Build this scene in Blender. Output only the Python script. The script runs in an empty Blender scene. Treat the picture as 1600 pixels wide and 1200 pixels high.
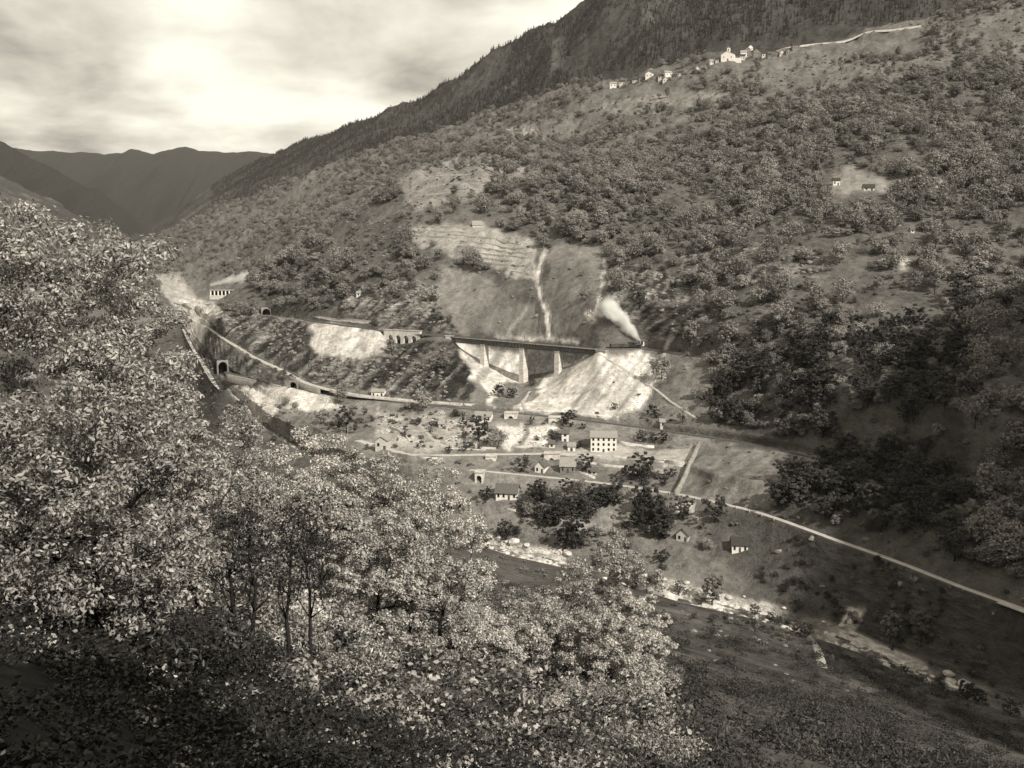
import bpy, bmesh, math, random
import numpy as np
from mathutils import Vector, Matrix
from mathutils.bvhtree import BVHTree

R = math.radians
random.seed(7)
rng = np.random.default_rng(11)
scene = bpy.context.scene
C = scene.collection

# ------------------------------------------------------------------ camera
F_PX = 1504.0
PITCH = math.atan(200 / F_PX)
cam_d = bpy.data.cameras.new('camera')
cam = bpy.data.objects.new('camera', cam_d)
C.objects.link(cam)
cam_d.sensor_fit = 'HORIZONTAL'
cam_d.angle = 2 * math.atan(800 / F_PX)
cam_d.clip_start = 0.2
cam_d.clip_end = 60000
cam.location = (0, 0, 0)
cam.rotation_euler = (math.pi / 2 - PITCH, 0, 0)
scene.camera = cam

# ------------------------------------------------------------------ light
SUN_AZ = R(142)          # clockwise from +Y (view direction): behind the right shoulder
SUN_EL = R(38)
sun_dir = Vector((math.sin(SUN_AZ) * math.cos(SUN_EL), math.cos(SUN_AZ) * math.cos(SUN_EL), math.sin(SUN_EL)))
sd = bpy.data.lights.new('sun', 'SUN')
sd.energy = 5.0
sd.angle = R(0.5)
sd.color = (1.0, 0.965, 0.87)
sun = bpy.data.objects.new('sun', sd)
C.objects.link(sun)
sun.rotation_euler = sun_dir.to_track_quat('Z', 'Y').to_euler()

world = bpy.data.worlds.new('World')
scene.world = world
world.use_nodes = True
wn, wl = world.node_tree.nodes, world.node_tree.links
wn.clear()
wout = wn.new('ShaderNodeOutputWorld')
wbg = wn.new('ShaderNodeBackground')
wbg.inputs['Strength'].default_value = 0.1
wl.new(wbg.outputs[0], wout.inputs[0])
sky = wn.new('ShaderNodeTexSky')
sky.sky_type = 'NISHITA'
sky.sun_disc = False
sky.sun_elevation = SUN_EL
sky.sun_rotation = SUN_AZ
hs = wn.new('ShaderNodeHueSaturation')
hs.inputs['Saturation'].default_value = 0.06
wl.new(sky.outputs[0], hs.inputs['Color'])
tc = wn.new('ShaderNodeTexCoord')
sep = wn.new('ShaderNodeSeparateXYZ')
wl.new(tc.outputs['Generated'], sep.inputs[0])


def wmath(op, a, b=None):
    n = wn.new('ShaderNodeMath')
    n.operation = op
    for i, x in enumerate((a, b)):
        if x is None:
            continue
        if isinstance(x, (int, float)):
            n.inputs[i].default_value = x
        else:
            wl.new(x, n.inputs[i])
    return n.outputs[0]


zc = wmath('ADD', wmath('ABSOLUTE', sep.outputs['Z']), 0.26)
cmb = wn.new('ShaderNodeCombineXYZ')
wl.new(wmath('DIVIDE', sep.outputs['X'], zc), cmb.inputs[0])
wl.new(wmath('DIVIDE', sep.outputs['Y'], zc), cmb.inputs[1])
cmb.inputs[2].default_value = 11.8
cn = wn.new('ShaderNodeTexNoise')
cn.inputs['Scale'].default_value = 2.3
cn.inputs['Detail'].default_value = 7
cn.inputs['Roughness'].default_value = 0.52
cn.inputs['Distortion'].default_value = 0.2
wl.new(cmb.outputs[0], cn.inputs['Vector'])
cr = wn.new('ShaderNodeValToRGB')
cr.color_ramp.elements[0].position = 0.33
cr.color_ramp.elements[0].color = (2.9, 2.7, 2.3, 1)
cr.color_ramp.elements[1].position = 0.62
cr.color_ramp.elements[1].color = (10.6, 10.3, 8.8, 1)
e = cr.color_ramp.elements.new(0.46)
e.color = (6.6, 6.2, 5.2, 1)
wl.new(cn.outputs[0], cr.inputs[0])
cmix = wn.new('ShaderNodeMixRGB')
cmix.inputs[0].default_value = 0.93
wl.new(hs.outputs[0], cmix.inputs[1])
wl.new(cr.outputs[0], cmix.inputs[2])
wl.new(cmix.outputs[0], wbg.inputs['Color'])

vs = scene.view_settings
scene.display_settings.display_device = 'sRGB'
vs.view_transform = 'Standard'
vs.look = 'None'
vs.gamma = 1.0
vs.use_curve_mapping = False
vs.exposure = 0.15
scene.cycles.max_bounces = 6
scene.cycles.diffuse_bounces = 1
scene.cycles.glossy_bounces = 1
scene.cycles.transmission_bounces = 2
scene.cycles.transparent_max_bounces = 4
scene.cycles.volume_bounces = 3

# ------------------------------------------------------------------ projection helpers
CP, SP = math.cos(PITCH), math.sin(PITCH)


def at(u, v, Y):
    """point at forward distance Y seen at photograph pixel (u, v)"""
    xc, yc = (u - 800) / F_PX, (600 - v) / F_PX
    d = (xc, CP + yc * SP, -SP + yc * CP)
    s = Y / d[1]
    return Vector((d[0] * s, Y, d[2] * s))


def at_z(u, v, Z):
    xc, yc = (u - 800) / F_PX, (600 - v) / F_PX
    d = (xc, CP + yc * SP, -SP + yc * CP)
    s = Z / d[2]
    return Vector((d[0] * s, d[1] * s, Z))


def proj(x, y, z):
    d = y * CP - z * SP
    up = y * SP + z * CP
    d = np.where(np.abs(d) < 1e-3, 1e-3, d)
    return 800 + F_PX * x / d, 600 - F_PX * up / d


# ------------------------------------------------------------------ noise
def vnoise(x, y, seed=0):
    ix, iy = np.floor(x).astype(np.int64), np.floor(y).astype(np.int64)
    fx, fy = x - ix, y - iy
    fx, fy = fx * fx * (3 - 2 * fx), fy * fy * (3 - 2 * fy)

    def h(a, b):
        n = (a * 374761393 + b * 668265263 + seed * 1442695041) & 0x7fffffff
        n = ((n ^ (n >> 13)) * 1274126177) & 0x7fffffff
        n = ((n ^ (n >> 15)) * 668265263) & 0x7fffffff
        return (n & 0xffff) / 65535.0
    a, b, c, d = h(ix, iy), h(ix + 1, iy), h(ix, iy + 1), h(ix + 1, iy + 1)
    return (a * (1 - fx) + b * fx) * (1 - fy) + (c * (1 - fx) + d * fx) * fy


def fbm(x, y, seed=0, octv=4, gain=0.5):
    s, a, t = 0, 1.0, 0
    for o in range(octv):
        s = s + a * (vnoise(x * 2 ** o + 17.3 * o, y * 2 ** o + 5.1 * o, seed + o) - 0.5)
        t += a
        a *= gain
    return s / t * 2


# ------------------------------------------------------------------ object helpers
def link(o, parent=None):
    C.objects.link(o)
    if parent is not None:
        o.parent = parent
    return o


def tag(o, label, cat, group=None):
    o['label'] = label
    o['category'] = cat
    if group:
        o['group'] = group
    return o


def thing(name, label, cat, loc=(0, 0, 0), rz=0.0, group=None):
    o = bpy.data.objects.new(name, None)
    o.empty_display_size = 0.5
    link(o)
    o.location = loc
    o.rotation_euler = (0, 0, rz)
    return tag(o, label, cat, group)


def mesh_np(name, verts, faces, mat=None, smooth=False):
    """verts (n,3) float, faces (m,k) int, all with the same corner count"""
    me = bpy.data.meshes.new(name)
    verts = np.asarray(verts, dtype=np.float32)
    faces = np.asarray(faces, dtype=np.int32)
    me.vertices.add(len(verts))
    me.vertices.foreach_set('co', verts.ravel())
    m, k = faces.shape
    me.loops.add(m * k)
    me.loops.foreach_set('vertex_index', faces.ravel())
    me.polygons.add(m)
    me.polygons.foreach_set('loop_start', np.arange(0, m * k, k, dtype=np.int32))
    if smooth:
        me.polygons.foreach_set('use_smooth', np.ones(m, dtype=bool))
    me.update(calc_edges=True)
    if mat:
        me.materials.append(mat)
    return me


def obj(name, me, parent=None, loc=None, rz=None):
    o = bpy.data.objects.new(name, me)
    link(o, parent)
    if loc is not None:
        o.location = loc
    if rz is not None:
        o.rotation_euler = (0, 0, rz)
    return o


class MB:
    """collects simple solids, builds ONE mesh"""
    def __init__(s):
        s.v, s.f = [], []

    def poly(s, pts, faces):
        b = len(s.v)
        s.v += [tuple(p) for p in pts]
        s.f += [tuple(b + i for i in f) for f in faces]
        return s

    def box(s, x0, x1, y0, y1, z0, z1):
        p = [(x, y, z) for z in (z0, z1) for y in (y0, y1) for x in (x0, x1)]
        return s.poly(p, [(0, 2, 3, 1), (4, 5, 7, 6), (0, 1, 5, 4), (2, 6, 7, 3), (0, 4, 6, 2), (1, 3, 7, 5)])

    def bar(s, a, b, w, h=None):
        a, b = Vector(a), Vector(b)
        h = h or w
        d = (b - a).normalized()
        up = Vector((0, 0, 1)) if abs(d.z) < 0.9 else Vector((1, 0, 0))
        x = d.cross(up).normalized() * w / 2
        y = x.cross(d).normalized() * h / 2
        p = [q + sx * x + sy * y for q in (a, b) for sx, sy in ((-1, -1), (1, -1), (1, 1), (-1, 1))]
        return s.poly(p, [(3, 2, 1, 0), (4, 5, 6, 7), (0, 1, 5, 4), (1, 2, 6, 5), (2, 3, 7, 6), (3, 0, 4, 7)])

    def tube(s, pts, rads, n=6):
        b0 = len(s.v)
        pts = [Vector(p) for p in pts]
        for i, p in enumerate(pts):
            d = (pts[min(i + 1, len(pts) - 1)] - pts[max(i - 1, 0)]).normalized()
            up = Vector((0, 0, 1)) if abs(d.z) < 0.9 else Vector((1, 0, 0))
            x = d.cross(up).normalized()
            y = x.cross(d).normalized()
            for k in range(n):
                t = 2 * math.pi * k / n
                s.v.append(tuple(p + rads[i] * (math.cos(t) * x + math.sin(t) * y)))
        for i in range(len(pts) - 1):
            for k in range(n):
                a, b = b0 + i * n + k, b0 + i * n + (k + 1) % n
                s.f.append((a, b, b + n, a + n))
        s.f.append(tuple(b0 + k for k in range(n))[::-1])
        e = b0 + (len(pts) - 1) * n
        s.f.append(tuple(e + k for k in range(n)))
        return s

    def mesh(s, name, mat=None, smooth=False):
        me = bpy.data.meshes.new(name)
        me.from_pydata(s.v, [], s.f)
        bmx = bmesh.new()
        bmx.from_mesh(me)
        bmesh.ops.recalc_face_normals(bmx, faces=bmx.faces)
        bmx.to_mesh(me)
        bmx.free()
        if smooth:
            me.polygons.foreach_set('use_smooth', [True] * len(me.polygons))
        me.update()
        if mat:
            me.materials.append(mat)
        return me

    def build(s, name, mat=None, parent=None, smooth=False):
        return obj(name, s.mesh(name, mat, smooth), parent)


# ------------------------------------------------------------------ materials
def tone(t, warm=1.0):
    return (t * (1 + 0.04 * warm), t * (1 - 0.035 * warm), t * (1 - 0.11 * warm), 1)


def N(nt, typ, **kw):
    n = nt.nodes.new(typ)
    for k, v in kw.items():
        setattr(n, k, v)
    return n


def nmath(nt, op, a, b=None, clamp=False):
    n = nt.nodes.new('ShaderNodeMath')
    n.operation = op
    n.use_clamp = clamp
    for i, x in enumerate((a, b)):
        if x is None:
            continue
        if isinstance(x, (int, float)):
            n.inputs[i].default_value = x
        else:
            nt.links.new(x, n.inputs[i])
    return n.outputs[0]


def nnoise(nt, scale, detail=4, rough=0.6, vec=None, dist=0.0):
    n = nt.nodes.new('ShaderNodeTexNoise')
    n.inputs['Scale'].default_value = scale
    n.inputs['Detail'].default_value = detail
    n.inputs['Roughness'].default_value = rough
    n.inputs['Distortion'].default_value = dist
    if vec is not None:
        nt.links.new(vec, n.inputs['Vector'])
    return n.outputs[0]


def ramp(nt, fac, stops):
    n = nt.nodes.new('ShaderNodeValToRGB')
    el = n.color_ramp.elements
    el[0].position, el[0].color = stops[0][0], stops[0][1]
    el[1].position, el[1].color = stops[-1][0], stops[-1][1]
    for p, c in stops[1:-1]:
        x = el.new(p)
        x.color = c
    nt.links.new(fac, n.inputs[0])
    return n.outputs[0]


def new_mat(name, rough=0.9, spec=0.2):
    m = bpy.data.materials.new(name)
    m.use_nodes = True
    nt = m.node_tree
    b = nt.nodes['Principled BSDF']
    b.inputs['Roughness'].default_value = rough
    b.inputs['Specular IOR Level'].default_value = spec
    return m, nt, b


def plain(name, t, var=0.35, scale=1.5, rough=0.9, spec=0.15, bump=0.0, warm=1.0, stretch=None):
    """a weathered single-colour surface"""
    m, nt, b = new_mat(name, rough, spec)
    co = nt.nodes.new('ShaderNodeTexCoord').outputs['Object']
    if stretch:
        mp = N(nt, 'ShaderNodeMapping')
        mp.inputs['Scale'].default_value = stretch
        nt.links.new(co, mp.inputs[0])
        co = mp.outputs[0]
    n = nnoise(nt, scale, 6, 0.65, co)
    c = ramp(nt, n, [(0.3, tone(t * (1 - var), warm)), (0.55, tone(t, warm)), (0.72, tone(min(t * (1 + var), 0.9), warm))])
    nt.links.new(c, b.inputs['Base Color'])
    if bump:
        bp = N(nt, 'ShaderNodeBump')
        bp.inputs['Strength'].default_value = bump
        bp.inputs['Distance'].default_value = 0.1
        nt.links.new(n, bp.inputs['Height'])
        nt.links.new(bp.outputs[0], b.inputs['Normal'])
    return m


def masonry(name, t, bw=0.9, bh=0.45, mortar=0.6):
    m, nt, b = new_mat(name, 0.95, 0.1)
    co = nt.nodes.new('ShaderNodeTexCoord').outputs['Object']
    s3 = N(nt, 'ShaderNodeSeparateXYZ')
    nt.links.new(co, s3.inputs[0])
    c3 = N(nt, 'ShaderNodeCombineXYZ')
    nt.links.new(nmath(nt, 'ADD', s3.outputs[0], s3.outputs[1]), c3.inputs[0])
    nt.links.new(s3.outputs[2], c3.inputs[1])
    br = N(nt, 'ShaderNodeTexBrick')
    br.inputs['Scale'].default_value = 1.0
    br.inputs['Brick Width'].default_value = bw
    br.inputs['Row Height'].default_value = bh
    br.inputs['Mortar Size'].default_value = 0.03
    br.inputs['Color1'].default_value = tone(t * 0.75)
    br.inputs['Color2'].default_value = tone(min(t * 1.25, 0.9))
    br.inputs['Mortar'].default_value = tone(t * mortar)
    nt.links.new(c3.outputs[0], br.inputs['Vector'])
    n = nnoise(nt, 0.35, 6, 0.7, co)
    mx = N(nt, 'ShaderNodeMixRGB', blend_type='MULTIPLY')
    mx.inputs[0].default_value = 0.8
    nt.links.new(br.outputs[0], mx.inputs[1])
    nt.links.new(ramp(nt, n, [(0.3, (0.5, 0.5, 0.5, 1)), (0.6, (1, 1, 1, 1))]), mx.inputs[2])
    nt.links.new(mx.outputs[0], b.inputs['Base Color'])
    return m


def leaf_mat(name, lo, hi, trans=0.25, rough=0.45, spec=0.4, by='island'):
    m, nt, b = new_mat(name, rough, spec)
    oi = N(nt, 'ShaderNodeObjectInfo').outputs['Random']
    ge = N(nt, 'ShaderNodeNewGeometry')
    isl = ge.outputs['Random Per Island']
    f = nmath(nt, 'ADD', nmath(nt, 'MULTIPLY', oi, 0.6 if by == 'object' else 0.25),
              nmath(nt, 'MULTIPLY', isl, 0.4 if by == 'object' else 0.75))
    c = ramp(nt, f, [(0.0, tone(lo)), (0.6, tone((lo + hi) / 2)), (1.0, tone(hi))])
    nt.links.new(c, b.inputs['Base Color'])
    tr = N(nt, 'ShaderNodeBsdfTranslucent')
    nt.links.new(c, tr.inputs['Color'])
    mix = N(nt, 'ShaderNodeMixShader')
    mix.inputs[0].default_value = trans
    nt.links.new(b.outputs[0], mix.inputs[1])
    nt.links.new(tr.outputs[0], mix.inputs[2])
    nt.links.new(mix.outputs[0], nt.nodes['Material Output'].inputs['Surface'])
    return m


def terrain_mat():
    m, nt, b = new_mat('terrain', 0.95, 0.1)
    co = N(nt, 'ShaderNodeTexCoord').outputs['Object']
    att = N(nt, 'ShaderNodeAttribute', attribute_name='zone')
    sp = N(nt, 'ShaderNodeSeparateColor')
    nt.links.new(att.outputs['Color'], sp.inputs[0])
    albedo, rock, fine = sp.outputs[0], sp.outputs[1], sp.outputs[2]
    # vegetation mottling at three scales
    n1 = nnoise(nt, 0.035, 2, 0.65, co)
    n2 = nnoise(nt, 0.22, 4, 0.75, co)
    n3 = nnoise(nt, 1.1, 2, 0.7, co)
    veg = nmath(nt, 'ADD', nmath(nt, 'MULTIPLY', n1, 0.8), nmath(nt, 'ADD', nmath(nt, 'MULTIPLY', n2, 1.5), nmath(nt, 'MULTIPLY', n3, 0.7)))
    mr = N(nt, 'ShaderNodeMapRange')
    mr.inputs['From Min'].default_value = 1.05
    mr.inputs['From Max'].default_value = 1.95
    mr.inputs['To Min'].default_value = 0.35
    mr.inputs['To Max'].default_value = 1.65
    nt.links.new(veg, mr.inputs['Value'])
    # rock strata, tilted
    mp = N(nt, 'ShaderNodeMapping')
    mp.inputs['Rotation'].default_value = (0.0, R(38), R(-35))
    mp.inputs['Scale'].default_value = (1.0, 0.35, 3.2)
    nt.links.new(co, mp.inputs[0])
    rn = nnoise(nt, 0.16, 5, 0.8, mp.outputs[0], 0.0)
    rr = N(nt, 'ShaderNodeMapRange')
    rr.inputs['From Min'].default_value = 0.40
    rr.inputs['From Max'].default_value = 0.68
    rr.inputs['To Min'].default_value = 0.35
    rr.inputs['To Max'].default_value = 2.6
    nt.links.new(rn, rr.inputs['Value'])
    mx = N(nt, 'ShaderNodeMix')
    mx.data_type = 'FLOAT'
    nt.links.new(rock, mx.inputs[0])
    nt.links.new(mr.outputs[0], mx.inputs[2])
    nt.links.new(rr.outputs[0], mx.inputs[3])
    # smooth ground gets little mottling
    mx2 = N(nt, 'ShaderNodeMix')
    mx2.data_type = 'FLOAT'
    nt.links.new(fine, mx2.inputs[0])
    mr2 = N(nt, 'ShaderNodeMapRange')
    mr2.inputs['From Min'].default_value = 0.3
    mr2.inputs['From Max'].default_value = 0.7
    mr2.inputs['To Min'].default_value = 0.45
    mr2.inputs['To Max'].default_value = 1.5
    nt.links.new(nmath(nt, 'ADD', nmath(nt, 'MULTIPLY', n2, 0.55), nmath(nt, 'MULTIPLY', n3, 0.45)), mr2.inputs['Value'])
    nt.links.new(mr2.outputs[0], mx2.inputs[2])
    nt.links.new(mx.outputs[0], mx2.inputs[3])
    val = nmath(nt, 'MULTIPLY', albedo, mx2.outputs[0])
    val = nmath(nt, 'MINIMUM', val, 0.8)
    cb = N(nt, 'ShaderNodeCombineColor')
    nt.links.new(nmath(nt, 'MULTIPLY', val, 1.04), cb.inputs[0])
    nt.links.new(nmath(nt, 'MULTIPLY', val, 0.965), cb.inputs[1])
    nt.links.new(nmath(nt, 'MULTIPLY', val, 0.89), cb.inputs[2])
    nt.links.new(cb.outputs[0], b.inputs['Base Color'])
    bp = N(nt, 'ShaderNodeBump')
    bp.inputs['Strength'].default_value = 0.9
    bp.inputs['Distance'].default_value = 1.4
    hsum = nmath(nt, 'ADD', nmath(nt, 'MULTIPLY', nmath(nt, 'MULTIPLY', n2, fine), 1.0), nmath(nt, 'MULTIPLY', nmath(nt, 'MULTIPLY', rn, rock), 2.0))
    nt.links.new(hsum, bp.inputs['Height'])
    nt.links.new(bp.outputs[0], b.inputs['Normal'])
    return m


M = {}
M['terrain'] = terrain_mat()
M['bark'] = plain('bark', 0.05, 0.5, 3, bump=0.5)
M['bark_dark'] = plain('bark_dark', 0.022, 0.4, 3)
M['leaf_far'] = leaf_mat('leaf_far', 0.11, 0.34, 0.15, 0.8, 0.1, 'object')
M['leaf_mid'] = leaf_mat('leaf_mid', 0.025, 0.1, 0.2, 0.7, 0.15, 'object')
M['leaf_near'] = leaf_mat('leaf_near', 0.015, 0.62, 0.25, 0.42, 0.45)
M['leaf_pale'] = leaf_mat('leaf_pale', 0.03, 0.78, 0.25, 0.45, 0.4)
M['leaf_dark'] = leaf_mat('leaf_dark', 0.01, 0.05, 0.2, 0.45, 0.3)  # leaves darkened towards black, deep shade of the lower left put in
M['conifer'] = leaf_mat('conifer', 0.035, 0.065, 0.05, 0.9, 0.05, 'object')  # dark firs; their tone also carries the cloud shadow
M['brush'] = leaf_mat('brush', 0.06, 0.25, 0.2, 0.7, 0.15, 'object')
M['bramble'] = leaf_mat('bramble', 0.03, 0.12, 0.2, 0.7, 0.15, 'object')
M['stone'] = masonry('pale_masonry', 0.5)
M['stone_pale'] = masonry('pale_pier_masonry', 0.66, 0.9, 0.45, 0.8)
M['stone_grey'] = masonry('grey_masonry', 0.3)
M['drystone'] = masonry('drystone', 0.34, 0.6, 0.25, 0.35)
M['plaster'] = plain('whitewashed_plaster', 0.72, 0.16, 0.9, bump=0.1)
M['plaster_old'] = plain('stained_plaster', 0.52, 0.3, 0.8, bump=0.1)
M['rubble_wall'] = masonry('rubble_wall', 0.26, 0.5, 0.25, 0.5)
M['roof_slate'] = plain('slate_roof', 0.11, 0.4, 2.0, rough=0.8, bump=0.3)
M['roof_pale'] = plain('stone_slab_roof', 0.27, 0.35, 1.6, bump=0.3)
M['roof_dark'] = plain('dark_shingle_roof', 0.05, 0.4, 2.0, bump=0.3)
M['glass'] = plain('dark_window', 0.015, 0.2, 2, rough=0.15, spec=0.5)
M['frame'] = plain('window_frame', 0.3, 0.2, 3)
M['wood'] = plain('weathered_wood', 0.08, 0.4, 4)
M['iron'] = plain('painted_iron', 0.045, 0.4, 2, rough=0.6, spec=0.4)
M['iron_black'] = plain('sooty_iron', 0.015, 0.4, 3, rough=0.5, spec=0.5)
M['rail'] = plain('rail_steel', 0.22, 0.2, 3, rough=0.4, spec=0.6)
M['ballast'] = plain('ballast', 0.08, 0.5, 0.8)
M['road'] = plain('dusty_road', 0.4, 0.25, 0.35)
M['path'] = plain('earth_path', 0.38, 0.3, 0.4)
M['rock'] = plain('river_boulder', 0.5, 0.4, 0.9, bump=0.5)
M['rock_dark'] = plain('hillside_rock', 0.2, 0.6, 0.9, bump=0.6)
M['dark'] = plain('near_black', 0.006, 0.2, 1)  # coal, and near black standing in for shade inside arches and tunnels


def water_mat():
    m, nt, b = new_mat('river_water', 0.25, 0.5)
    co = N(nt, 'ShaderNodeTexCoord').outputs['Object']
    n = nnoise(nt, 0.16, 7, 0.7, co, 0.8)
    c = ramp(nt, n, [(0.42, tone(0.05)), (0.53, tone(0.2)), (0.6, tone(0.75))])
    nt.links.new(c, b.inputs['Base Color'])
    bp = N(nt, 'ShaderNodeBump')
    bp.inputs['Strength'].default_value = 0.6
    nt.links.new(n, bp.inputs['Height'])
    nt.links.new(bp.outputs[0], b.inputs['Normal'])
    return m


M['water'] = water_mat()

# ================================================================== TERRAIN
# Each row of the valley (river, road, railway, crest ...) is known by where it is seen and how far off it lies.
Y0 = 40.0
AFINE = np.linspace(-0.66, 0.66, 960)
ACOARSE = np.linspace(0.69, 1.6, 24)
AG = np.concatenate([-ACOARSE[::-1], AFINE, ACOARSE])
AT = np.linspace(-1.6, 1.6, 6400)          # table resolution for the rows


def g_near(n):
    return np.interp(n, [-300, -60, -10, 0, 3, 10, 20, 50, 100, 150, 200, 250, 300, 340, 400],
                     [190, 34, 3, -1.9, -3.9, -9, -14.5, -30, -53, -77, -99, -120, -138, -151, -156])


def row(pts, smooth=10):
    """pts: (u, v, d) with d>0 a forward distance, d<0 a height; returns table of Y and Z over AT"""
    P = [at(u, v, d) if d > 0 else at_z(u, v, d) for u, v, d in pts]
    a = np.array([p.x / (p.y + Y0) for p in P])
    o = np.argsort(a)
    a = a[o]
    Y = np.interp(AT, a, np.array([P[i].y for i in o]))
    Z = np.interp(AT, a, np.array([P[i].z for i in o]))
    k = np.exp(-0.5 * (np.arange(-30, 31) / smooth) ** 2)
    k /= k.sum()
    pad = lambda q: np.convolve(np.pad(q, 30, mode='edge'), k, mode='valid')
    return pad(Y), pad(Z)


ROWS = {}
ROWS['river'] = row([(1700, 1150, -152), (1500, 1085, -149), (1400, 1045, -147), (1340, 1015, -145.5), (1170, 962, -142), (1060, 938, -140), (900, 890, -136.5),
                     (800, 868, -135), (700, 835, -132), (550, 760, -124), (420, 680, -114), (340, 598, -100), (305, 545, -96), (285, 500, 1200), (200, 470, 1300), (100, 420, 1350), (-150, 340, 1400)])
ROWS['lowroad'] = row([(1700, 992, -118), (1500, 917, -116), (1300, 842, -114), (1180, 799, -112.5), (1060, 772, -111.5), (960, 757, -111), (900, 750, -110.5),
                       (745, 735, -109), (640, 727, -108.5), (500, 700, -107), (400, 640, -100), (340, 580, -96), (300, 535, 1020), (280, 490, 1300), (200, 462, 1350), (100, 412, 1400), (-150, 330, 1450)], 14)
ROWS['houseroad'] = row([(1700, 900, -106), (1400, 810, -103), (1250, 765, -103), (1110, 737, -102.5), (1075, 722, -104), (990, 714, -105), (900, 708, -105.5), (760, 710, -105.5), (640, 712, -105),
                         (500, 672, -102), (400, 612, -97), (340, 578, -95), (300, 530, 1040), (280, 488, 1330), (200, 460, 1380), (100, 410, 1430), (-150, 328, 1480)], 12)
ROWS['rail2'] = row([(1700, 812, -99), (1450, 760, -98), (1270, 715, -97), (1160, 692, -96.5), (1080, 680, -96), (1000, 668, -95.3), (870, 652, -94.5), (740, 640, -93.5), (600, 627, -92.5), (520, 618, -92),
                     (450, 604, -91), (352, 583, -90), (325, 560, -88), (303, 525, 1060), (280, 486, 1350), (200, 458, 1400), (100, 408, 1450), (-150, 326, 1500)], 14)
ROWS['highroad'] = row([(1700, 790, -94), (1270, 702, -92), (1000, 655, -92), (870, 643, -92), (740, 632, -91.5), (640, 625, -91), (560, 617, -89.5), (520, 610, -88.5), (480, 600, -87), (462, 590, -85.5), (440, 578, -83.5),
                        (400, 560, -80.5), (360, 535, -75.5), (335, 518, -72), (322, 508, -70), (312, 508, 1080), (300, 500, 1150), (280, 482, 1400), (200, 455, 1450), (100, 405, 1500), (-150, 322, 1550)], 8)
# the terrain under the upper railway sinks into a gully that the bridge spans
_bl = [at_z(705, 526.3, -59), at_z(935, 546, -60.6)]


def bridge_Y(u):
    lo, hi = 0.0, 1.0
    for _ in range(40):
        m_ = (lo + hi) / 2
        w = _bl[0].lerp(_bl[1], m_)
        if float(proj(np.float64(w.x), np.float64(w.y), np.float64(w.z))[0]) < u:
            lo = m_
        else:
            hi = m_
    return _bl[0].lerp(_bl[1], lo).y


GUL = [(u, v, bridge_Y(u) + 5) for u, v in ((926, 550), (912, 560), (895, 570), (873, 579), (850, 588), (818, 597), (790, 588), (770, 577), (757, 569), (735, 556), (715, 541))]
ROWS['rail1'] = row([(1700, 680, -66), (1500, 640, -65), (1300, 597, -63), (1100, 558, -61.5), (1010, 545, -61), (935, 546, -60.6), *GUL, (702, 526, -59), (672, 523, -58.7), (660, 525, 728), (648, 533, 732), (630, 536, 736), (612, 535, 742), (602, 527, 746), (596, 518, -58), (480, 501, -57), (415, 492, -56.5), (370, 493, -55.5), (335, 500, -58), (318, 500, 1100), (290, 481, 1410), (200, 452, 1500), (100, 400, 1550), (-150, 318, 1600)], 6)
ROWS['slope1'] = row([(1700, 560, 470), (1500, 540, 500), (1300, 500, 555), (1100, 478, 610), (935, 470, 665), (850, 490, 708), (790, 490, 728), (700, 470, 762), (600, 468, 792), (500, 460, 890), (415, 462, 960), (360, 478, 960), (335, 492, 960), (315, 492, 1150), (290, 478, 1430), (200, 448, 1550), (100, 395, 1600), (-150, 312, 1650)], 16)
ROWS['slope2'] = row([(1700, 440, 560), (1400, 420, 610), (1200, 410, 650), (1000, 400, 720), (850, 395, 775), (740, 400, 818), (650, 390, 860), (560, 390, 920), (480, 415, 960), (420, 440, 985), (360, 470, 985), (335, 489, 985), (315, 490, 1180), (290, 476, 1440), (200, 446, 1560), (100, 392, 1620), (-150, 310, 1670)], 20)
ROWS['crest'] = row([(1700, 300, 690), (1400, 300, 750), (1200, 300, 800), (1000, 300, 880), (850, 282, 960), (760, 262, 1010), (700, 262, 1020), (640, 275, 1020), (600, 308, 1010), (520, 358, 1010), (450, 404, 1010), (400, 438, 1010), (350, 470, 1005), (335, 487, 1005), (315, 488, 1200), (290, 474, 1460), (200, 444, 1580), (100, 390, 1640), (-150, 308, 1690)], 14)
ROWS['behind'] = row([(1700, 255, 780), (1400, 255, 850), (1200, 255, 930), (1000, 258, 1030), (850, 252, 1130), (760, 250, 1180), (700, 268, 1200), (640, 295, 1230), (600, 330, 1280), (520, 385, 1350), (450, 425, 1400), (400, 450, 1450), (350, 464, 1480), (335, 472, 1480), (315, 478, 1480), (290, 470, 1520), (200, 440, 1640), (100, 386, 1700), (-150, 300, 1750)], 20)
ROWS['farslope'] = row([(1700, 150, 1020), (1400, 160, 1080), (1200, 165, 1180), (1000, 185, 1320), (850, 205, 1450), (700, 240, 1560), (560, 300, 1700), (450, 355, 1800), (385, 400, 1820), (350, 430, 1800), (320, 452, 1760), (290, 458, 1760), (255, 440, 1850), (200, 420, 1900), (100, 370, 1950), (-150, 280, 2000)], 24)
ROWS['shoulder'] = row([(1700, -15, 1340), (1560, 12, 1360), (1440, 38, 1390), (1250, 72, 1440), (1130, 90, 1480), (1000, 118, 1560), (950, 128, 1620), (800, 162, 1800), (700, 196, 1950), (560, 245, 2150), (400, 302, 2400), (300, 340, 2500), (235, 378, 2600), (200, 392, 2650), (100, 360, 2700), (-150, 260, 2750)], 12)
ROWS['dip'] = row([(1700, -20, 1420), (1440, 33, 1470), (1250, 68, 1540), (1130, 88, 1580), (1000, 117, 1680), (800, 162, 1930), (700, 197, 2080), (560, 247, 2300), (400, 304, 2600), (300, 344, 2750), (235, 381, 2850), (200, 394, 2900), (100, 360, 2950), (-150, 250, 3000)], 12)
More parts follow.
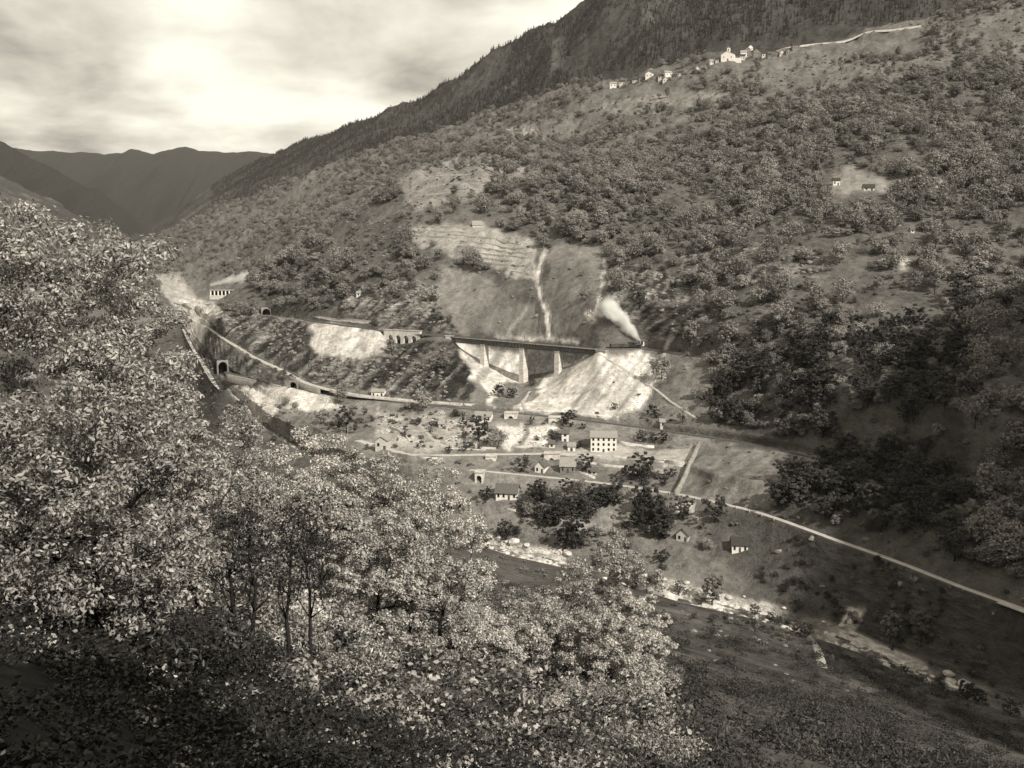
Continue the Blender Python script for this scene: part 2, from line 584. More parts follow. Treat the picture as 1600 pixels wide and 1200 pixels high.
ROWS['darkslope'] = row([(1700, -150, 1700), (1400, -80, 1800), (1130, 0, 1900), (950, 50, 2000), (860, 90, 2150), (780, 130, 2300), (700, 168, 2450), (640, 188, 2600), (560, 215, 2800), (450, 255, 3100), (400, 272, 3200), (340, 305, 3250), (280, 340, 3250), (235, 372, 3250), (200, 380, 3300), (100, 345, 3350), (-150, 230, 3400)], 16)
ROWS['skyline'] = row([(1700, -330, 2000), (1400, -260, 2150), (1130, -150, 2250), (950, -40, 2350), (905, 5, 2400), (865, 34, 2450), (845, 42, 2450), (820, 55, 2500), (790, 70, 2550), (755, 94, 2600), (725, 117, 2680), (700, 129, 2750), (668, 148, 2850), (640, 158, 2950), (620, 168, 3000), (590, 178, 3100), (560, 190, 3200), (520, 205, 3400), (470, 222, 3600), (440, 235, 3700), (400, 252, 3800), (360, 272, 3800), (300, 312, 3700), (250, 352, 3700), (225, 368, 3700), (200, 368, 3750), (150, 350, 3800), (100, 325, 3850), (-150, 200, 3900)], 4)
ROWS['back'] = (ROWS['skyline'][0] + 700, ROWS['skyline'][1] - 260)

names = ['river', 'lowroad', 'houseroad', 'rail2', 'highroad', 'rail1', 'slope1', 'slope2', 'crest', 'behind', 'farslope', 'shoulder', 'dip', 'darkslope', 'skyline', 'back']
HALF = {'river': 7, 'lowroad': 2.6, 'houseroad': 3.0, 'rail2': 3.2, 'highroad': 2.4, 'rail1': 3.2}


def rowpt(name, a):
    Y = np.interp(a, AT, ROWS[name][0])
    Z = np.interp(a, AT, ROWS[name][1])
    return np.stack([np.asarray(a) * (Y + Y0), Y, Z], -1)


# the stack of profile knots: (Y over AG, Z over AG, zone code)
prof = []
Yr = np.interp(AG, AT, ROWS['river'][0]) - HALF['river']
Zr = np.interp(AG, AT, ROWS['river'][1])
for t in (-0.06, -0.02, 0, 0.01, 0.025, 0.05, 0.09, 0.14, 0.2, 0.28, 0.37, 0.47, 0.58, 0.68, 0.78, 0.87, 0.94, 0.98):
    Y = Yr * t if t > 0 else np.full_like(Yr, t * 400)
    n = 0.64 * AG * (Y + Y0) + 0.77 * Y
    nr = 0.64 * AG * (Yr + Y0) + 0.77 * Yr
    Z = g_near(n) + (Zr + 3 - g_near(nr)) * max(t, 0) ** 3
    prof.append([Y, Z])
for nm in names:
    Y = np.interp(AG, AT, ROWS[nm][0])
    Z = np.interp(AG, AT, ROWS[nm][1])
    h = HALF.get(nm)
    if h:
        if nm == 'river':
            prof.append([Y - h, Z + 2])
            prof.append([Y - h + 2, Z])
            prof.append([Y + h - 2, Z])
            prof.append([Y + h, Z + 1.5])
        else:
            prof.append([Y - h, Z.copy()])
            prof.append([Y + h, Z + 0.05])
    else:
        prof.append([Y, Z])
for i in range(1, len(prof)):
    prof[i][0] = np.maximum(prof[i][0], prof[i - 1][0] + 0.6)
# rows of the mesh: subdivide every interval by how tall it is seen
cols_in = (AG > -0.5) & (AG < 0.5)
gY, gZ, gm = [], [], []
for i in range(len(prof) - 1):
    (Ya, Za), (Yb, Zb) = prof[i], prof[i + 1]
    if Ya.mean() > 4:
        va = proj(AG * (Ya + Y0), Ya, Za)[1][cols_in]
        vb = proj(AG * (Yb + Y0), Yb, Zb)[1][cols_in]
        nseg = int(np.clip(np.percentile(np.abs(va - vb), 85) / 3.6, 1, 9 if i < 17 else 40))
        nseg = max(nseg, min(8, int((Yb - Ya).mean() / 14)))
    else:
        nseg = 3
    flat = (i >= 18 and nseg == 1)
    for s in range(nseg):
        t = s / nseg
        gY.append(Ya * (1 - t) + Yb * t)
        gZ.append(Za * (1 - t) + Zb * t)
        # how far from the built benches (0 on a bench, 1 mid slope)
        gm.append(min(1.0, min(t, 1 - t) * 5) if i >= 18 and i < 18 + 15 else (0.0 if flat else 1.0))
gY.append(prof[-1][0])
gZ.append(prof[-1][1])
gm.append(1.0)
gY, gZ, gm = np.array(gY), np.array(gZ), np.array(gm)
gX = AG[None, :] * (gY + Y0)
mask = gm[:, None] * np.ones_like(gX)
# relief: ravines down the slope, hummocks, crags
amp = np.clip(gY / 700, 0.12, 2.6)
rel = 7.0 * fbm(gX / 90, gY / 120, 3, 3) + 3.2 * fbm(gX / 24, gY / 30, 9, 3) + 1.3 * fbm(gX / 7, gY / 9, 15, 2)
rel_near = 1.6 * fbm(gX / 14, gY / 14, 23, 3) + 0.5 * fbm(gX / 3, gY / 3, 29, 2)
isnear = np.clip((gY - 150) / 200, 0, 1)
nb_ = np.where(gY < np.interp(AG, AT, ROWS['river'][0])[None, :] - 4, np.clip((330 - gY) / 250, 0.12, 1) * 0.6, 1.0)
gZ = gZ + nb_ * mask * (rel * amp * isnear + rel_near * (1 - isnear) * np.clip(np.abs(gY) / 25, 0.1, 1))
nr, nc = gX.shape
V = np.stack([gX, gY, gZ], -1).reshape(-1, 3)
idx = np.arange(nr * nc).reshape(nr, nc)
FQ = np.stack([idx[:-1, :-1], idx[:-1, 1:], idx[1:, 1:], idx[1:, :-1]], -1).reshape(-1, 4)
print('terrain', nr, nc, len(FQ))

# ---- surface cover: what the ground is made of and some painted shade, as patches with ragged edges
PU, PV = proj(gX, gY, gZ)
jit = np.clip(1400 / np.maximum(gY, 50), 0.6, 3)
QU = PU + 7 * fbm(gX / 16, gY / 16, 41, 3) * jit
QV = PV + 5 * fbm(gX / 16, gY / 16, 47, 3) * jit


def inpoly(pts, qu=None, qv=None):
    qu = QU if qu is None else qu
    qv = QV if qv is None else qv
    ins = np.zeros(qu.shape, bool)
    n = len(pts)
    for i in range(n):
        x1, y1 = pts[i]
        x2, y2 = pts[(i + 1) % n]
        c = ((y1 > qv) != (y2 > qv))
        ins ^= c & (qu < (x2 - x1) * (qv - y1) / (y2 - y1 + 1e-9) + x1)
    return ins


def nearline(pts, w):
    d = np.full(QU.shape, 1e9)
    qu = PU + (QU - PU) * 0.35
    qv = PV + (QV - PV) * 0.35
    for (x1, y1), (x2, y2) in zip(pts[:-1], pts[1:]):
        dx, dy = x2 - x1, y2 - y1
        t = np.clip(((qu - x1) * dx + (qv - y1) * dy) / (dx * dx + dy * dy), 0, 1)
        d = np.minimum(d, np.hypot(qu - x1 - t * dx, qv - y1 - t * dy))
    return d < w


rowi = np.arange(nr)[:, None] * np.ones((1, nc))
alb = np.full(gX.shape, 0.095)
rock = np.full(gX.shape, 0.15)
fine = np.ones(gX.shape)
tree = np.full(gX.shape, 1.0)       # where trees like to stand
Yriv = np.interp(AG, AT, ROWS['river'][0])[None, :]
Ysh = np.interp(AG, AT, ROWS['shoulder'][0])[None, :]
near_side = gY < Yriv - 9
alb = np.where(near_side, np.where(gX > 0.13 * gY, 0.065 * (1 + 0.8 * fbm(gX / 14, gY / 14, 233, 4)), 0.07), alb)
alb = np.where(gY < 40, 0.02, alb)  # near ground blackened in the albedo, for the shade at lower left
onriver = (np.abs(gY - Yriv) < 10) & (gZ < np.interp(AG, AT, ROWS['river'][1])[None, :] + 3.5)
QR = PU + 26 * fbm(gX / 9, gY / 9, 241, 3)
bed_w = np.interp(QR, [740, 790, 870, 910, 1010, 1050, 1195, 1250, 1275, 1320, 1400, 1450], [0, 1, 1, 0, 0, 1, 1, 0.15, 0.15, 1, 1, 0.1])
alb = np.where(onriver, 0.09 + 0.36 * bed_w, alb)
rock = np.where(onriver, 0.5, rock)
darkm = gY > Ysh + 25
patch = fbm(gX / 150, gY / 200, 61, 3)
alb = np.where(darkm, np.where(patch > 0.35, 0.075, 0.045), alb)  # mountain ground dark with wood; cloud shadow put into the tone too
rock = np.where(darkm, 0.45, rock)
far = (gY > 1150) & ~darkm
alb = np.where(far, 0.12, alb)
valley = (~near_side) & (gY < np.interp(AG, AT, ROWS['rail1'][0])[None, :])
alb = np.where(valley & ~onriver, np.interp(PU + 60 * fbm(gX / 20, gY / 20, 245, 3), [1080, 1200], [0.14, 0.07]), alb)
mid = (~near_side) & ~darkm


def zone(pts, a, rk=None, fn=None, tr=0.0, where=None, line=None):
    s = (nearline(pts, line) if line else inpoly(pts)) & (mid if where is None else where)
    alb[s] = a
    if rk is not None:
        rock[s] = rk
    if fn is not None:
        fine[s] = fn
    tree[s] = tr


# rock faces
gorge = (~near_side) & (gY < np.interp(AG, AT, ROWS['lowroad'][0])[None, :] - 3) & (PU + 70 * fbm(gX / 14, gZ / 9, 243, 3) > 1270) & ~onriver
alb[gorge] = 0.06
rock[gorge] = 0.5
zone([(330, 492), (415, 485), (480, 500), (488, 550), (520, 612), (470, 600), (400, 560), (340, 520), (300, 570), (300, 500)], 0.1, 0.9, 1, 0.2)
zone([(330, 520), (400, 565), (470, 605), (420, 600), (350, 585), (300, 590), (305, 540)], 0.09, 0.9, 1, 0.0)
zone([(478, 548), (560, 556), (625, 560), (628, 622), (560, 612), (520, 606), (480, 585)], 0.1, 1, 1, 0.12)
zone([(622, 528), (705, 528), (735, 575), (745, 608), (735, 634), (625, 630)], 0.07, 1, 1, 0.06)
zone([(600, 440), (690, 445), (720, 520), (600, 515), (520, 490), (540, 450)], 0.13, 0.9, 1, 0.5)
zone([(945, 400), (1080, 440), (1120, 500), (1040, 530), (960, 500), (940, 450)], 0.12, 0.8, 1, 0.5)
zone([(1030, 395), (1260, 380), (1300, 430), (1100, 450)], 0.12, 0.7, 1, 0.5)
zone([(760, 85), (800, 70), (790, 120), (740, 150), (700, 165)], 0.06, 0.6, 1, 0.4, where=darkm)
zone([(860, 60), (885, 60), (880, 110), (862, 110)], 0.07, 0.9, 1, 0.4, where=darkm)
# smooth grassy slopes above the bridge
zone([(690, 415), (760, 430), (800, 470), (835, 480), (835, 522), (720, 522), (680, 470)], 0.165, 0.05, 0.5, 0.04)
zone([(856, 385), (942, 378), (945, 440), (925, 520), (865, 522), (850, 450)], 0.165, 0.05, 0.5, 0.05)
# terraces
zone([(640, 352), (750, 350), (828, 374), (838, 402), (800, 420), (720, 408), (640, 376)], 0.28, 0.05, 0.6, 0.0)
zone([(790, 405), (838, 405), (838, 440), (790, 432)], 0.3, 0.1, 0.6, 0.05)
zone([(618, 280), (690, 250), (765, 246), (772, 262), (800, 262), (870, 256), (880, 266), (800, 280), (720, 320), (640, 330)], 0.18, 0.05, 0.8, 0.08)
zone([(940, 165), (1000, 150), (1120, 140), (1150, 150), (1060, 170), (960, 185)], 0.2, 0.05, 0.8, 0.1)
zone([(1305, 262), (1330, 258), (1380, 285), (1360, 302), (1300, 302)], 0.2, 0.05, 0.5, 0.0)
zone([(1370, 285), (1510, 280), (1510, 296), (1370, 302)], 0.22, 0.05, 0.6, 0.1)
zone([(780, 205), (830, 195), (850, 205), (800, 222)], 0.22, 0.05, 0.8, 0.1)
# scree and embankment slopes
zone([(712, 532), (760, 545), (816, 556), (816, 598), (768, 606), (742, 592), (718, 560)], 0.5, 0.0, 0.35)
zone([(752, 596), (778, 600), (776, 634), (770, 634)], 0.55, 0.0, 0.3)
zone([(880, 572), (935, 550), (1030, 552), (1042, 570), (1022, 600), (1000, 640), (960, 652), (840, 642), (808, 640), (850, 600)], 0.5, 0.0, 0.4)
zone([(485, 503), (602, 521), (606, 548), (560, 562), (520, 558), (488, 545)], 0.5, 0.05, 0.4)
zone([(350, 606), (470, 600), (520, 616), (545, 640), (430, 636), (402, 668), (366, 662), (380, 630)],  0.5, 0.0, 0.4)
for q in ([(852, 395), (843, 420), (838, 445), (845, 465), (856, 490), (858, 524)], ):
    zone(q, 0.6, 0, 0.3, 0, line=2.9)
zone([(945, 405), (941, 440), (934, 470), (930, 490)], 0.5, 0, 0.3, 0, line=2.0)
zone([(826, 482), (800, 508), (794, 524)], 0.42, 0, 0.3, 0, line=2.2)
zone([(775, 526), (840, 529), (905, 533)], 0.5, 0, 0.3, 0, line=2.6)
zone([(918, 492), (930, 500)], 0.6, 0, 0.3, 0, line=5)
zone([(1060, 512), (1042, 540), (1035, 590)], 0.42, 0, 0.4, 0, line=3)
scree_m = ((alb > 0.47) & mid)
streak = fbm((PU + 0.75 * PV) / 7, (PV - 0.6 * PU) / 300, 143, 4, 0.65)
alb[:] = np.where(scree_m & (gY > 400), alb * np.clip(0.92 + 1.1 * streak, 0.3, 1.25), alb)
# valley floor fields, mounds and yards
zone([(590, 635), (760, 655), (760, 705), (640, 708), (590, 690)], 0.27, 0.1, 0.9, 0.15)
zone([(780, 664), (818, 664), (818, 690), (795, 696)], 0.55, 0.05, 0.4)
zone([(828, 668), (865, 662), (868, 700), (830, 700)], 0.5, 0.1, 0.5)
zone([(870, 652), (1000, 668), (1160, 692), (1140, 700), (1000, 690), (880, 668)], 0.18, 0.0, 0.4)
zone([(1095, 694), (1290, 718), (1195, 796), (1060, 775)], 0.15, 0.0, 0.7)
fld = inpoly([(1095, 694), (1290, 718), (1195, 796), (1060, 775)]) & mid
alb[fld] *= (1 + 0.5 * fbm((gX * 0.8 - gY * 0.6) / 2.2, (gX * 0.6 + gY * 0.8) / 60, 211, 2))[fld]
zone([(880, 700), (1075, 700), (1078, 722), (880, 712)], 0.34, 0.0, 0.6)
zone([(1060, 785), (1095, 790), (1090, 812), (1066, 810)], 0.4, 0.0, 0.5)
zone([(870, 805), (940, 820), (930, 836), (870, 822)], 0.24, 0.0, 0.6, 0.1)
# gravel bed up the valley
zone([(255, 455), (300, 466), (350, 474), (345, 492), (318, 520), (308, 545), (302, 600), (262, 570), (285, 500)], 0.42, 0.05, 0.8)
zone([(240, 430), (275, 425), (310, 465), (262, 470)], 0.3, 0.1, 0.7)
# pale outcrops
zone([(1366, 416), (1385, 405), (1418, 404), (1418, 414), (1380, 416)], 0.5, 0.5, 1)
zone([(1330, 952), (1360, 955), (1350, 985), (1310, 990)], 0.5, 0.7, 1)


def blur(q, it):
    for _ in range(it):
        q[:, 1:-1] = 0.25 * q[:, :-2] + 0.5 * q[:, 1:-1] + 0.25 * q[:, 2:]
        q[1:-1] = 0.2 * q[:-2] + 0.6 * q[1:-1] + 0.2 * q[2:]


blur(alb, 1)
blur(rock, 2)
speck = fbm(gX / 1.6, gY / 3, 83, 2)
alb = np.where((alb > 0.38) & (gY > 400), alb * np.clip(0.95 + 0.4 * speck, 0.35, 1.25), alb)
# crags: tilted slabs standing proud of the slope
w_s = (1.2 * gX - 1.35 * gZ) / 1.8
l_s = (1.35 * gX + 1.2 * gZ) / 1.8
slab = np.abs(fbm(w_s / 7, l_s / 34, 171, 4, 0.6)) * 2 - 0.35
slab2 = fbm(w_s / 2.4, l_s / 16, 173, 2)
crag = np.clip((rock - 0.6) / 0.3, 0, 1) * np.clip(mask * 1.5, 0, 1) * (gY < 1150)
alb = np.where(crag > 0.3, alb * np.clip(0.75 + 1.5 * slab2 + 0.5 * slab, 0.3, 3.0), alb)  # proud slabs lightened, hollows darkened: light on the relief painted in
gZ = gZ + crag * (3.4 * slab + 1.1 * slab2)
gY_d = gY - crag * (2.2 * slab + 0.8 * slab2)
V = np.stack([gX, gY_d, gZ], -1).reshape(-1, 3)
alb *= (1 + 0.25 * fbm(gX / 60, gY / 60, 77, 3)) * (1 + 0.3 * fbm(gX / 9, gY / 9, 79, 3))

ter_me = mesh_np('hillside', V, FQ, M['terrain'], smooth=True)
ca = ter_me.color_attributes.new('zone', 'FLOAT_COLOR', 'POINT')
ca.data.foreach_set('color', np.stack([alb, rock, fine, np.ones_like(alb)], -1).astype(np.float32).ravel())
terrain = obj('hillside', ter_me)
terrain['kind'] = 'structure'

bvh = BVHTree.FromPolygons(V.tolist(), FQ.tolist())


def ground(x, y):
    h = bvh.ray_cast(Vector((x, y, 3000)), Vector((0, 0, -1)))
    return h[0] if h[0] else Vector((x, y, float(g_near(0.64 * x + 0.77 * y))))


def hit(u, v):
    d = at(u, v, 1.0).normalized()
    h = bvh.ray_cast(d * 3.0, d)
    return h[0]


def simple_terrain(name, xs, ys, zf, tone_v, rk=0.2):
    X, Y = np.meshgrid(xs, ys)
    Z = zf(X, Y)
    v = np.stack([X, Y, Z], -1).reshape(-1, 3)
    r_, c_ = X.shape
    i_ = np.arange(r_ * c_).reshape(r_, c_)
    f = np.stack([i_[:-1, :-1], i_[:-1, 1:], i_[1:, 1:], i_[1:, :-1]], -1).reshape(-1, 4)
    me = mesh_np(name, v, f, M['terrain'], True)
    c = me.color_attributes.new('zone', 'FLOAT_COLOR', 'POINT')
    c.data.foreach_set('color', np.tile(np.array([tone_v, rk, 1, 1], np.float32), (len(v), 1)).ravel())
    o = obj(name, me)
    o['kind'] = 'structure'
    return o, v, f


# the slope the camera stands on goes on behind and beside it
def z_behind(X, Y):
    n = 0.64 * X + 0.77 * Y
    inside = np.abs(X) < 1.5 * (Y + Y0) - 6
    return g_near(n) - 1.0 + 3 * fbm(X / 40, Y / 40, 5, 3) * np.clip((np.hypot(X, Y) - 40) / 60, 0, 1) - np.where(inside & (Y > -15), 14.0, 0)


simple_terrain('slope_behind', np.linspace(-500, 260, 96), np.linspace(-420, 160, 80), z_behind, 0.09)


# a spur of the far side, downstream and out of frame: its shadow lies over the lower right of the valley
def z_spur(X, Y):
    # the crest runs square to the sun's direction, starting near (370, 100)
    s = (X - 370) * 0.788 + (Y - 100) * 0.616
    q = (X - 370) * 0.616 - (Y - 100) * 0.788
    crest = np.interp(s, [-330, -230, -190, -150, -110, -60, -20, 0, 12, 60, 110, 300, 600, 900], [-180, -60, 20, 70, 105, 138, 165, 190, 226, 252, 292, 318, 330, 330])
    z = crest - np.where(q < 0, 1.75, 0.7) * np.abs(q) + 7 * fbm(X / 40, Y / 40, 91, 4)
    z = z - 2.0 * np.maximum(0.80 * (Y + 30) - X, 0)
    return np.maximum(z, -190)


simple_terrain('unseen_downstream_spur', np.linspace(120, 1300, 110), np.linspace(-280, 800, 100), z_spur, 0.06, 0.4)


# mountains closing the valley, far off on the left
def ridge(name, pts, Y, foot, tone_v, seed, wob):
    us = np.linspace(pts[0][0], pts[-1][0], 260)
    vv = np.interp(us, [p[0] for p in pts], [p[1] for p in pts])
    top = np.array([at(a, b, Y) for a, b in zip(us, vv)])
    top[:, 2] += wob * fbm(us / 22, us * 0, seed, 5, 0.6)
    rows_ = []
    for t in np.linspace(0, 1, 34):
        q = top.copy()
        q[:, 1] = top[:, 1] - (1 - t) * foot
        q[:, 0] = top[:, 0] * (1 - 0.25 * (1 - t) * foot / Y)
        q[:, 2] = -120 + (top[:, 2] + 120) * t ** 0.9 + wob * 9 * fbm(us / 18, np.full_like(us, t * 2.2), seed + 3, 4) * math.sin(math.pi * t)
        rows_.append(q)
    b = top.copy()
    b[:, 1] += foot * 0.8
    b[:, 2] = -120
    rows_.append(b)
    P = np.array(rows_)
    r_, c_ = P.shape[:2]
    i_ = np.arange(r_ * c_).reshape(r_, c_)
    f = np.stack([i_[:-1, :-1], i_[:-1, 1:], i_[1:, 1:], i_[1:, :-1]], -1).reshape(-1, 4)
    me = mesh_np(name, P.reshape(-1, 3), f, M['terrain'], True)
    c = me.color_attributes.new('zone', 'FLOAT_COLOR', 'POINT')
    c.data.foreach_set('color', np.tile(np.array([tone_v, 0.5, 1, 1], np.float32), (r_ * c_, 1)).ravel())
    o = obj(name, me)
    o['kind'] = 'structure'
    return o


ridge('mountain', [(-300, 190), (60, 236), (130, 238), (165, 242), (190, 240), (205, 233), (225, 236), (240, 240), (265, 233), (290, 230), (310, 236), (335, 237), (360, 238), (390, 236), (430, 240), (520, 250)], 7500, 2600, 0.02, 5, 14)
ridge('mountain', [(-400, 60), (-100, 170), (60, 252), (120, 285), (160, 300), (200, 330), (240, 372), (280, 420), (310, 470)], 4600, 1500, 0.02, 15, 14)

# ================================================================== PATHS, ROADS, TRACKS
def a_of(u, name):
    """table parameter of a row at photograph column u"""
    Yt, Zt = ROWS[name]
    uu = proj(AT * (Yt + Y0), Yt, Zt)[0]
    return float(np.interp(u, uu, AT))


def line_pts(name, u0, u1, step=4.0):
    """points about every `step` metres along a row"""
    a = np.linspace(a_of(u0, name), a_of(u1, name), 600)
    P = rowpt(name, a)
    d = np.concatenate([[0], np.cumsum(np.linalg.norm(np.diff(P, axis=0), axis=1))])
    n = max(2, int(d[-1] / step))
    t = np.linspace(0, d[-1], n)
    return np.stack([np.interp(t, d, P[:, k]) for k in range(3)], -1)


def smooth_line(P, it=3):
    P = P.copy()
    for _ in range(it):
        P[1:-1] = 0.25 * P[:-2] + 0.5 * P[1:-1] + 0.25 * P[2:]
    return P


def side(P):
    T = np.gradient(P, axis=0)
    T[:, 2] = 0
    T /= np.linalg.norm(T, axis=1)[:, None] + 1e-9
    return np.stack([-T[:, 1], T[:, 0], np.zeros(len(P))], -1)


def strip(name, P, half, mat, lift=0.12, thick=0.6, parent=None):
    """a road or ballast bed: flat top with sides"""
    S = side(P)
    L = P - S * half
    Rr = P + S * half
    up = np.array([0, 0, lift])
    dn = np.array([0, 0, lift - thick])
    ex = S * thick * 0.7
    v = np.concatenate([L - ex + dn, L + up, Rr + up, Rr + ex + dn])
    n = len(P)
    f = []
    for k in range(3):
        for i in range(n - 1):
            a = k * n + i
            f.append((a, a + 1, a + n + 1, a + n))
    return obj(name, mesh_np(name, v, f, mat), parent)


def struct(o):
    o['kind'] = 'structure'
    return o


def rail1_line(u0, u1, step=4.0):
    """centre line of the upper railway, carried level across the gully"""
    ctl = [(1500, 640, -65), (1300, 597, -63), (1100, 558, -61.5), (1010, 545, -61), (935, 546, -60.6), (702, 526, -59), (600, 517.5, -58), (480, 501, -57), (415, 492, -56.5), (400, 490, -56.4)]
    P = np.array([at_z(u, v, z) for u, v, z in ctl])
    uu = np.array([c[0] for c in ctl], float)
    us = np.linspace(u0, u1, 400)
    Q = np.stack([np.interp(us, uu[::-1], P[::-1, k]) for k in range(3)], -1)
    d = np.concatenate([[0], np.cumsum(np.linalg.norm(np.diff(Q, axis=0), axis=1))])
    t = np.linspace(0, d[-1], max(2, int(d[-1] / step)))
    return np.stack([np.interp(t, d, Q[:, k]) for k in range(3)], -1)


def railway(name, label, P):
    t = thing(name, label, 'railway track', P[0])
    Q = P - P[0]
    strip('ballast', Q, 1.9, M['ballast'], 0.25, 0.7, t)
    S = side(Q)
    for sgn in (-1, 1):
        m = MB()
        for i in range(len(Q) - 1):
            o0, o1 = Q[i] + S[i] * 0.72 * sgn, Q[i + 1] + S[i + 1] * 0.72 * sgn
            m.bar(o0 + np.array([0, 0, 0.46]), o1 + np.array([0, 0, 0.46]), 0.16, 0.2)
        m.build('rail', M['rail'], t)
    m = MB()
    L = 0
    for i in range(len(Q) - 1):
        seg = Q[i + 1] - Q[i]
        ln = np.linalg.norm(seg)
        for k in range(max(1, int(ln / 1.3))):
            c = Q[i] + seg * (k / max(1, int(ln / 1.3)))
            a, b = c - S[i] * 1.25, c + S[i] * 1.25
            m.bar(a + np.array([0, 0, 0.3]), b + np.array([0, 0, 0.3]), 0.3, 0.16)
    sl = m.build('sleepers', M['wood'], t)
    sl['kind'] = 'stuff'
    return t


P_low = smooth_line(line_pts('lowroad', 1720, 735))
struct(strip('valley_road', P_low, 1.3, M['road'], 0.15))
P_hr = smooth_line(line_pts('houseroad', 1078, 560))
struct(strip('village_road', P_hr, 2.4, M['road'], 0.15))
P_high = smooth_line(line_pts('highroad', 742, 322))
struct(strip('hillside_road', P_high, 2.0, M['road'], 0.15))
P_r1 = smooth_line(rail1_line(1110, 412))
railway('upper_railway', 'upper railway track running along the slope and over the girder bridge', P_r1)
P_r2 = smooth_line(line_pts('rail2', 1300, 463))
railway('lower_railway', 'lower railway track on the long dark embankment above the houses', P_r2)
P_r2b = smooth_line(line_pts('rail2', 446, 354))
railway('lower_railway', 'short stretch of lower railway track before the dark tunnel mouth', P_r2b)


def draped(name, uv, half, mat, lift=0.25, thick=0.7, step=3.0):
    H = [hit(u, v) for u, v in uv]
    H = np.array([tuple(h) for h in H if h is not None])
    d = np.concatenate([[0], np.cumsum(np.linalg.norm(np.diff(H, axis=0), axis=1))])
    t = np.linspace(0, d[-1], max(3, int(d[-1] / step)))
    Q = np.stack([np.interp(t, d, H[:, k]) for k in range(3)], -1)
    for q in Q:
        q[2] = ground(q[0], q[1]).z
    Q = smooth_line(Q, 2)
    return Q


Q = draped('', [(936, 553), (960, 567), (985, 583), (1010, 600), (1030, 612), (1055, 632), (1090, 655)], 1, None)
struct(strip('footpath', Q, 0.6, M['path'], 0.3, 0.6))
Q = draped('', [(1178, 82), (1200, 80), (1225, 76), (1260, 72), (1300, 66), (1340, 57), (1390, 49), (1440, 41)], 1, None, step=12)
struct(strip('mountain_road', Q, 2.6, M['road'], 0.8, 3.2))
Q = draped('', [(820, 640), (815, 628), (828, 612)], 1, None)
struct(strip('footpath', Q, 1.0, M['path'], 0.3, 0.6))
Q = draped('', [(652, 662), (680, 690), (700, 700), (760, 703)], 1, None)
struct(strip('footpath', Q, 0.9, M['path'], 0.25, 0.6))
Q = draped('', [(1245, 975), (1262, 995), (1278, 1015), (1285, 1045)], 1, None)
struct(strip('footpath', Q, 1.3, M['path'], 0.3, 0.8))

# river
a_ = np.linspace(a_of(1690, 'river'), a_of(292, 'river'), 420)
PR = rowpt('river', a_)
wob = 2.0 * fbm(np.arange(420) / 14, np.zeros(420), 71, 3)
Sd = side(PR)
bed = [PR + Sd * (wob[:, None] + k) for k in (-4.6, -2.0, 0.6, 3.2, 4.8)]
rv = np.concatenate(bed)
rv[:, 2] += 0.5 + 0.35 * fbm(rv[:, 0] / 3, rv[:, 1] / 3, 73, 3)
n_ = 420
fr = [(k * n_ + i, k * n_ + i + 1, (k + 1) * n_ + i + 1, (k + 1) * n_ + i) for k in range(4) for i in range(n_ - 1)]
struct(obj('river', mesh_np('river', rv, fr, M['water'], True)))

# ================================================================== BRIDGE
bA = Vector(rail1_line(705, 705.5)[0])
bB = Vector(rail1_line(934.5, 935)[-1])
bL = (bB - bA).length
bdir = (bB - bA).normalized()
brz = math.atan2(bdir.y, bdir.x)
br = thing('railway_bridge', 'long dark iron girder railway bridge on three pale stone piers', 'bridge', bA, brz)
slope_b = (bB.z - bA.z) / (bB - bA).to_2d().length
bLh = (bB - bA).to_2d().length


def bz(x):
    return slope_b * x


piers_u = (757, 818, 873)


def x_at_u(u):
    lo, hi = 0.0, bLh
    for _ in range(40):
        m_ = (lo + hi) / 2
        w = bA + Vector((math.cos(brz), math.sin(brz), 0)) * m_
        uu = float(proj(np.float64(w.x), np.float64(w.y), np.float64(w.z))[0])
        if uu < u:
            lo = m_
        else:
            hi = m_
    return lo


px = [x_at_u(u) for u in piers_u]
GD = 3.5
m = MB()
m.bar((0, 0, 0.1), (bLh, 0, bz(bLh) + 0.1), 4.2, 0.35)
m.build('deck', M['iron'], br)
for sy in (-2.35, 2.35):
    MB().bar((0, sy, 0.18), (bLh, sy, bz(bLh) + 0.18), 0.45, 0.4).build('edge_beam', M['stone'], br)
for sy in (-1.9, 1.9):
    m = MB()
    m.bar((0, sy, -0.15), (bLh, sy, bz(bLh) - 0.15), 0.5, 0.4)
    m.bar((0, sy, -GD), (bLh, sy, bz(bLh) - GD), 0.5, 0.4)
    n_ = int(bLh / 2.6)
    for i in range(n_ + 1):
        x = bLh * i / n_
        m.bar((x, sy, bz(x) - 0.2), (x, sy, bz(x) - GD), 0.28)
        if i < n_:
            x2 = bLh * (i + 1) / n_
            m.bar((x, sy, bz(x) - 0.25), (x2, sy, bz(x2) - GD), 0.22)
            m.bar((x, sy, bz(x) - GD), (x2, sy, bz(x2) - 0.25), 0.22)
    m.build('girder', M['iron'], br)
for sy in (-2.3, 2.3):
    m = MB()
    for h in (0.65, 1.15):
        m.bar((0, sy, h), (bLh, sy, bz(bLh) + h), 0.08)
    for i in range(int(bLh / 2) + 1):
        x = min(i * 2.0, bLh)
        m.bar((x, sy, bz(x) + 0.1), (x, sy, bz(x) + 1.15), 0.09)
    m.build('railing', M['iron'], br)
bmat = Matrix.Translation(bA) @ Matrix.Rotation(brz, 4, 'Z')
